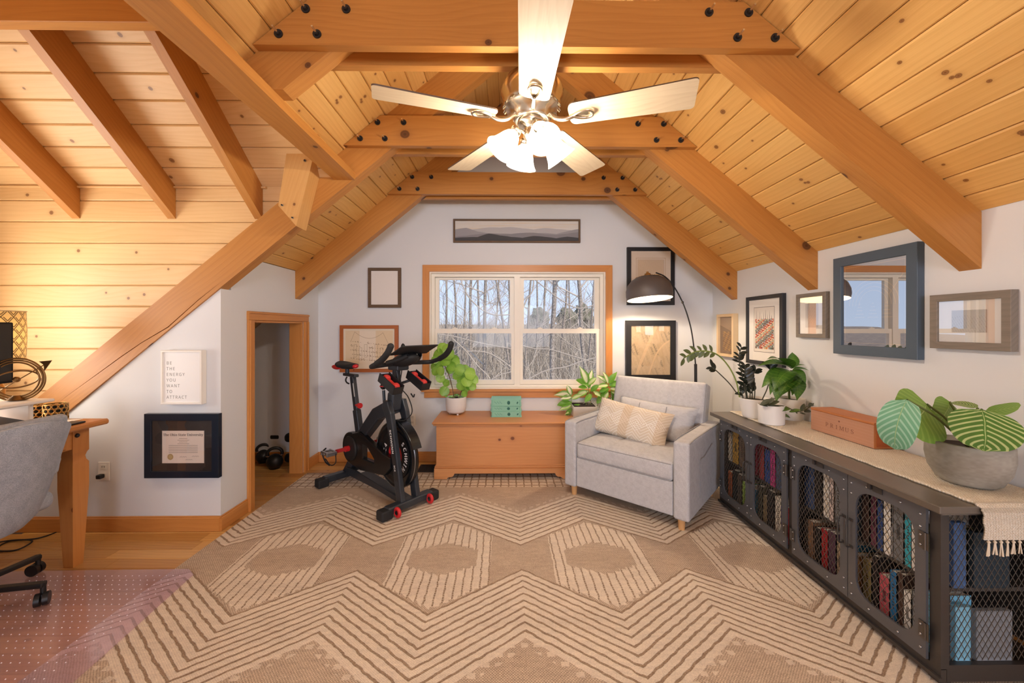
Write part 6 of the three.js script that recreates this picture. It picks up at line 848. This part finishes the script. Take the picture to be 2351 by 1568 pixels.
  // openwork gold cups
  const cup = (px, py, w, h, label) => { const b = onLevel(px, py, DT), t = thing('pencil_cup', label, 'cup', [b.x, DT, b.z]); const g = []; for (let i = 0; i < 12; i++) for (let j = 0; j < 4; j++) { const an = (i + (j % 2) * 0.5) / 12 * 2 * PI, y = h * (j + 0.5) / 4; g.push(new THREE.TorusGeometry(w * 0.26, 0.0028, 5, 7).rotateY(an).translate(Math.sin(an) * w, y, Math.cos(an) * w)); } mk('lattice', g, M.gold, t); mk('liner', lathe([[0.001, 0.002], [w * 0.86, 0.002], [w * 0.86, h * 0.92], [w * 0.83, h * 0.92], [w * 0.83, 0.005], [0.001, 0.005]], 28), plain(0x1a1612, 0.8), t); for (const y of [0.003, h]) mk('rim', new THREE.TorusGeometry(w, 0.003, 6, 36).rotateX(PI / 2).translate(0, y, 0), M.gold, t); };
  cup(128, 964, 0.045, 0.088, 'openwork gold pencil cup near the desk edge'); cup(93, 961, 0.045, 0.075, 'openwork gold pencil cup beside the riser');
  const lp = thing('laptop', 'dark laptop raised on an angled stand under the riser', 'laptop', [-2.37, DT, -1.72], 0.1); mk('stand', [rbox(0.22, 0.006, 0.26, 0.002, 0, 0.05, 0).rotateZ(-0.2), rbox(0.20, 0.006, 0.03, 0.002, 0.0, 0.004, 0.1), rbox(0.20, 0.006, 0.03, 0.002, 0.0, 0.004, -0.1), rbox(0.05, 0.075, 0.02, 0.002, -0.07, 0.035, 0.0)], plain(0x2a2c30, 0.4, 0.6), lp); mk('body', rbox(0.24, 0.018, 0.33, 0.004, 0, 0.064, 0).rotateZ(-0.2), plain(0x3c3e42, 0.4, 0.7), lp);
  single('white_box', rbox(0.05, 0.05, 0.09, 0.004, at(132, 960, 1.95).x - 0.02, DT + 0.026, -1.93), plain(0xf2eee8, 0.6), 'small white box at the desk edge behind the chair', 'box');
  single('phone', rbox(0.075, 0.009, 0.15, 0.004, -2.29, DT + 0.0055, -2.02).translate(0, 0, 0), M.black, 'black phone lying flat on the desk corner', 'phone');
  single('paper_sheet', rbox(0.10, 0.002, 0.14, 0.0009, -2.40, DT + 0.0016, -2.10), M.paper, 'small loose paper on the desk behind the phone', 'paper');
  // power cord
  const P0 = [[238, 1092, 2.42], [236, 1110, 2.38]].map(v => at(...v)), cord = [...P0, at(166, 1135, 2.40), at(160, 1190, 2.36), onLevel(145, 1215, 0.006), onLevel(90, 1235, 0.006), onLevel(20, 1243, 0.006), onLevel(-10, 1262, 0.006), onLevel(40, 1262, 0.006), onLevel(74, 1243, 0.012), onLevel(30, 1240, 0.014), onLevel(-30, 1250, 0.006)];
  single('power_cord', tube(cord.slice(2), 0.004, 90, 8), M.black, 'black power cord hanging to the floor behind the desk leg', 'cord');
}
// ---------- desk chair ----------
{
  const cx = -2.40, cz = -1.70, c = thing('desk_chair', 'blue-grey fabric tub desk chair on a black castor base', 'chair', [cx, 0.017, cz]);
  // shell: a bowl open towards the desk (-x), tall at the back (+x)
  const n = 40, m = 12, pos = [], uv = [], idx = []; const ringAt = (a, t, k) => { const back = Math.max(0, Math.cos(a)), top = 0.60 + 0.235 * Math.pow(back, 0.8), y0 = 0.34, y = y0 + (top - y0) * t, r = (0.20 + 0.105 * Math.sqrt(t) + 0.02 * t * t) - k; return [Math.cos(a) * r * 1.02 + 0.02 * t * back, y, Math.sin(a) * r * 1.02]; };
  for (const k of [0, 0.035]) for (let j = 0; j <= m; j++) for (let i = 0; i <= n; i++) { const a = -2.2 + 4.4 * i / n, t = j / m; pos.push(...ringAt(a, t, k)); uv.push(i / n * 1.2, t * 0.4); }
  const S = (m + 1) * (n + 1); for (let s = 0; s < 2; s++) for (let j = 0; j < m; j++) for (let i = 0; i < n; i++) { const a = s * S + j * (n + 1) + i, b = a + n + 1; s ? idx.push(a, a + 1, b, a + 1, b + 1, b) : idx.push(a, b, a + 1, a + 1, b, b + 1); }
  for (let i = 0; i < n; i++) { const a = m * (n + 1) + i; idx.push(a, a + S, a + 1, a + 1, a + S, a + S + 1); } for (let j = 0; j < m; j++) for (const i of [0, n]) { const a = j * (n + 1) + i, b = a + n + 1; i ? idx.push(a, b, a + S, b, b + S, a + S) : idx.push(a, a + S, b, b, a + S, b + S); }
  const g = new THREE.BufferGeometry(); g.setAttribute('position', new THREE.Float32BufferAttribute(pos, 3)); g.setAttribute('uv', new THREE.Float32BufferAttribute(uv, 2)); g.setIndex(idx); g.computeVertexNormals(); mk('shell', g, new THREE.MeshStandardMaterial({ map: texBlueCloth, roughness: 0.95, side: THREE.DoubleSide }), c);
  mk('underside', lathe([[0.001, 0.315], [0.12, 0.32], [0.20, 0.345], [0.19, 0.36], [0.001, 0.36]], 36), M.shell, c);
  mk('seat_cushion', puff(0.44, 0.09, 0.46, 0.04, 0.012), M.shell, c).position.set(-0.03, 0.42, 0); const bc = mk('back_cushion', puff(0.30, 0.05, 0.44, 0.024, 0.01), M.shell, c); bc.rotation.z = 1.40; bc.position.set(0.215, 0.69, 0);
  mk('column', [cyl(0.028, 0.028, 0.2, 18, 0, 0.22, 0), cyl(0.05, 0.045, 0.06, 20, 0, 0.10, 0)], M.black, c);
  const tips = [onLevel(112, 1352, 0.08), onLevel(40, 1297, 0.08)].map(v => Math.atan2(v.z - cz, v.x - cx)); const a0 = tips[0];
  for (let i = 0; i < 5; i++) { const a = a0 + i * 2 * PI / 5 * -1, dx = Math.cos(a), dz = Math.sin(a), ex = dx * 0.30, ez = dz * 0.30; const am = mk('base_arm', [(() => { const q = rbox(0.29, 0.022, 0.034, 0.006, 0.155, 0.105, 0); q.rotateZ(-0.06); return q.rotateY(-a); })(), cyl(0.010, 0.010, 0.05, 10, ex, 0.072, ez)], M.black, c);
    const w = new THREE.Group(); w.name = 'castor'; w.position.set(ex, 0.028, ez); w.rotation.y = rr(0, 3); c.add(w); for (const s of [-1, 1]) mk('wheel', new THREE.CylinderGeometry(0.028, 0.028, 0.018, 22).rotateX(PI / 2).translate(-0.012, 0, s * 0.013), M.black, w); mk('hood', rbox(0.03, 0.03, 0.006, 0.002, -0.006, 0.008, 0), M.black, w); }
}
// ---------- outdoors ----------
{
  const gt = dataTex(512, 512, (i, j) => { const v = vn(i / 26, j / 26, 101, 20) * 0.5 + vn(i / 7, j / 7, 102, 73) * 0.3 + hash(i, j, 103) * 0.35; return mix3([92, 78, 66], [172, 152, 134], v); }); gt.repeat.set(30, 20);
  const pg = new THREE.PlaneGeometry(120, 70, 40, 24).rotateX(-PI / 2), pp = pg.attributes.position; for (let i = 0; i < pp.count; i++) { const z = pp.getZ(i), d = 35 - z; pp.setY(i, -3.2 + Math.max(0, d - 13) * 0.085 + 0.6 * vn(pp.getX(i) * 0.15, z * 0.15, 104)); } pg.computeVertexNormals();
  const gr = struct('ground', pg, std({ map: gt, roughness: 1 })); gr.position.set(0, 0, -40); gr.name = 'ground';
  const bark = dataTex(128, 256, (i, j) => { const v = vn(i / 6, j / 18, 111, 21) * 0.6 + hash(i, j >> 1, 112) * 0.4; return mix3([92, 82, 74], [188, 178, 168], v); }), bm = std({ map: bark, roughness: 1 }), tm = plain(0xb4a89c, 1);
  const tree = (label, px, d, thick, lean, fork, lev0 = 2) => { // px: pixel of the trunk where it crosses eye level; thick in pixels
    const k = d / F, b = at(px, 753, d), t = thing('bare_tree', label, 'tree', [b.x, 0, b.z], 0, 'bare winter trees outside the window'); const gy = -3.2 + Math.max(0, d - 13) * 0.085; const r = thick * k / 2, H = 7, pts = []; for (let i = 0; i <= 6; i++) { const y = gy - 0.3 + (EYE + H * 0.6 - gy) * i / 6; pts.push(V((y - EYE) * lean + rr(-1, 1) * r * 0.8, y, rr(-1, 1) * r)); }
    const tp = new THREE.CatmullRomCurve3(pts), n = 18, trunkParts = []; for (let i = 0; i < n; i++) { const a = tp.getPoint(i / n), e = tp.getPoint((i + 1) / n); trunkParts.push(rod(a, e, r * (1.1 - 0.5 * i / n), 8, r * (1.1 - 0.5 * (i + 1) / n))); }
    mk('trunk', trunkParts, bm, t); const out = [], grow = (p, dir, len, rad, lev) => { const q = [p.clone()]; let cur = p.clone(), dd = dir.clone(); for (let i = 0; i < 3; i++) { dd.add(V(rr(-0.28, 0.28), rr(-0.1, 0.22), rr(-0.25, 0.25))).normalize(); const nx = cur.clone().addScaledVector(dd, len / 3); out.push(rod(cur, nx, rad * (1 - i * 0.22), 5, rad * (1 - (i + 1) * 0.22))); cur = nx; if (lev > 0) grow(cur, dd.clone().add(V(rr(-0.9, 0.9), rr(-0.2, 0.6), rr(-0.6, 0.6))).normalize(), len * 0.62, Math.max(0.004, rad * 0.5), lev - 1); } };
    for (let i = 0; i < fork; i++) grow(tp.getPoint(rr(0.35, 0.98)), V(rr(-1, 1), rr(0.1, 0.9), rr(-0.7, 0.7)).normalize(), rr(1.4, 2.6), r * 0.34, lev0);
    const br = mk('branches', out, tm, t); br.userData.kind = 'stuff'; };
  const near = 'bare grey winter tree standing close outside the window', far = 'slim bare grey tree further back in the woods';
  for (const [px, d, th, ln, f] of [[1271, 9, 13, 0.02, 7], [1336, 11, 11, -0.10, 7], [1113, 11, 9, 0.02, 7], [1082, 12, 8, 0.0, 6], [1156, 10, 6, -0.16, 6]]) tree(near, px, d, th, ln, f);
  for (const [px, d, th, ln, f] of [[1022, 15, 6, 0.02, 6], [1046, 18, 6, -0.02, 6], [1064, 16, 5, 0.05, 6], [1098, 20, 6, 0, 6], [1138, 17, 5, 0.06, 6], [1170, 21, 6, -0.03, 5], [1212, 14, 6, 0.05, 6], [1232, 19, 5, 0, 5], [1292, 16, 6, 0.10, 6], [1310, 20, 5, -0.05, 5], [1356, 15, 6, 0.08, 6], [1366, 19, 5, 0, 5], [1005, 19, 5, 0, 5], [1250, 22, 6, 0.03, 5]]) tree(far, px, d, th, ln, f + 1, 3);
  { // long pale boughs crossing the panes
    const b = thing('leaning_sapling', 'pale leaning saplings with long boughs just outside the window', 'tree', [0, 0, 0]), pm = plain(0xa69a8e, 1); const D = 6.5;
    for (const [r, q] of [[0.011, [[985, 765], [1040, 772], [1105, 788], [1180, 802]]], [0.013, [[1040, 778], [1070, 806], [1095, 838], [1125, 870], [1132, 905]]], [0.013, [[1071, 807], [1090, 806], [1120, 810], [1150, 826], [1182, 850]]], [0.014, [[1050, 615], [1068, 668], [1095, 702], [1130, 722], [1180, 722]]], [0.011, [[1190, 790], [1225, 800], [1262, 802], [1310, 816], [1395, 842]]], [0.014, [[1190, 884], [1255, 850], [1300, 842], [1340, 828], [1395, 816]]], [0.016, [[1196, 725], [1208, 690], [1222, 668], [1226, 630]]], [0.013, [[1226, 640], [1250, 660], [1290, 690], [1330, 708], [1390, 690]]], [0.012, [[1252, 850], [1262, 880], [1275, 905]]], [0.012, [[1130, 870], [1150, 860], [1182, 852]]]]) mk('bough', tube(q.map(([x, y], i) => at(x, y, D)), r * 0.72, 24, 7), pm, b);
    mk('trunk', rod(V(at(960, 760, D).x, -3.2, -D), at(985, 765, D), 0.05, 8, 0.03), bm, b);
    mk('trunk', rod(V(at(1420, 760, D).x, -3.2, -D), at(1388, 690, D), 0.05, 8, 0.03), bm, b);
  }
  // undergrowth of thin stems: nobody could count it
  const stem = new THREE.CylinderGeometry(0.25, 1, 1, 5).translate(0, 0.5, 0), N = 24000, im = new THREE.InstancedMesh(stem, std({ color: 0xffffff, roughness: 1 }), N), o = new THREE.Object3D(), col = new THREE.Color();
  for (let i = 0; i < N; i++) { const d = 7 + 30 * Math.pow(rnd(), 0.8), x = rr(-0.36, 0.42) * d, gy = -3.2 + Math.max(0, d - 13) * 0.085; o.position.set(x, gy + rr(0, 2.6), -d); o.rotation.set(rr(-0.9, 0.9), rr(0, 6), rr(-0.9, 0.9)); const r = rr(0.003, 0.009) * (0.6 + d / 16); o.scale.set(r, rr(0.5, 1.9), r); o.updateMatrix(); im.setMatrixAt(i, o.matrix); const v = rr(0.22, 0.6); col.setRGB(v, v * 0.87, v * 0.73); im.setColorAt(i, col); }
  im.name = 'undergrowth'; im.userData = { label: 'tangled grey brown undergrowth filling the woods outside', category: 'undergrowth', kind: 'stuff' }; scene.add(im);
  for (const [px, py, d, r, lb] of [[1300, 730, 42, 1.0, 'dark evergreen treetop above the woods, broad one'], [1338, 728, 46, 1.3, 'dark evergreen treetop beside the broad one'], [1238, 732, 48, 1.2, 'dark evergreen treetop behind the forked trunk']]) { const t = thing('evergreen_tree', lb, 'tree', at(px, py, d)); const g = new THREE.IcosahedronGeometry(r, 3), q = g.attributes.position; for (let i = 0; i < q.count; i++) { const v = V(q.getX(i), q.getY(i), q.getZ(i)), k = 1 + (vn(v.x * 3 + 9, v.y * 3 + v.z * 2, 121) - 0.5) * 0.6; q.setXYZ(i, v.x * k, v.y * k * 1.1, v.z * k); } g.computeVertexNormals(); mk('crown', g, plain(0x6c6c5c, 1), t); mk('trunk', rod(V(0, -8, 0), V(0, 0, 0), 0.2, 7), bm, t); }
}
scene.traverse(o => { if (o.isMesh) { o.castShadow = true; o.receiveShadow = true; } });
renderer.render(scene, camera);
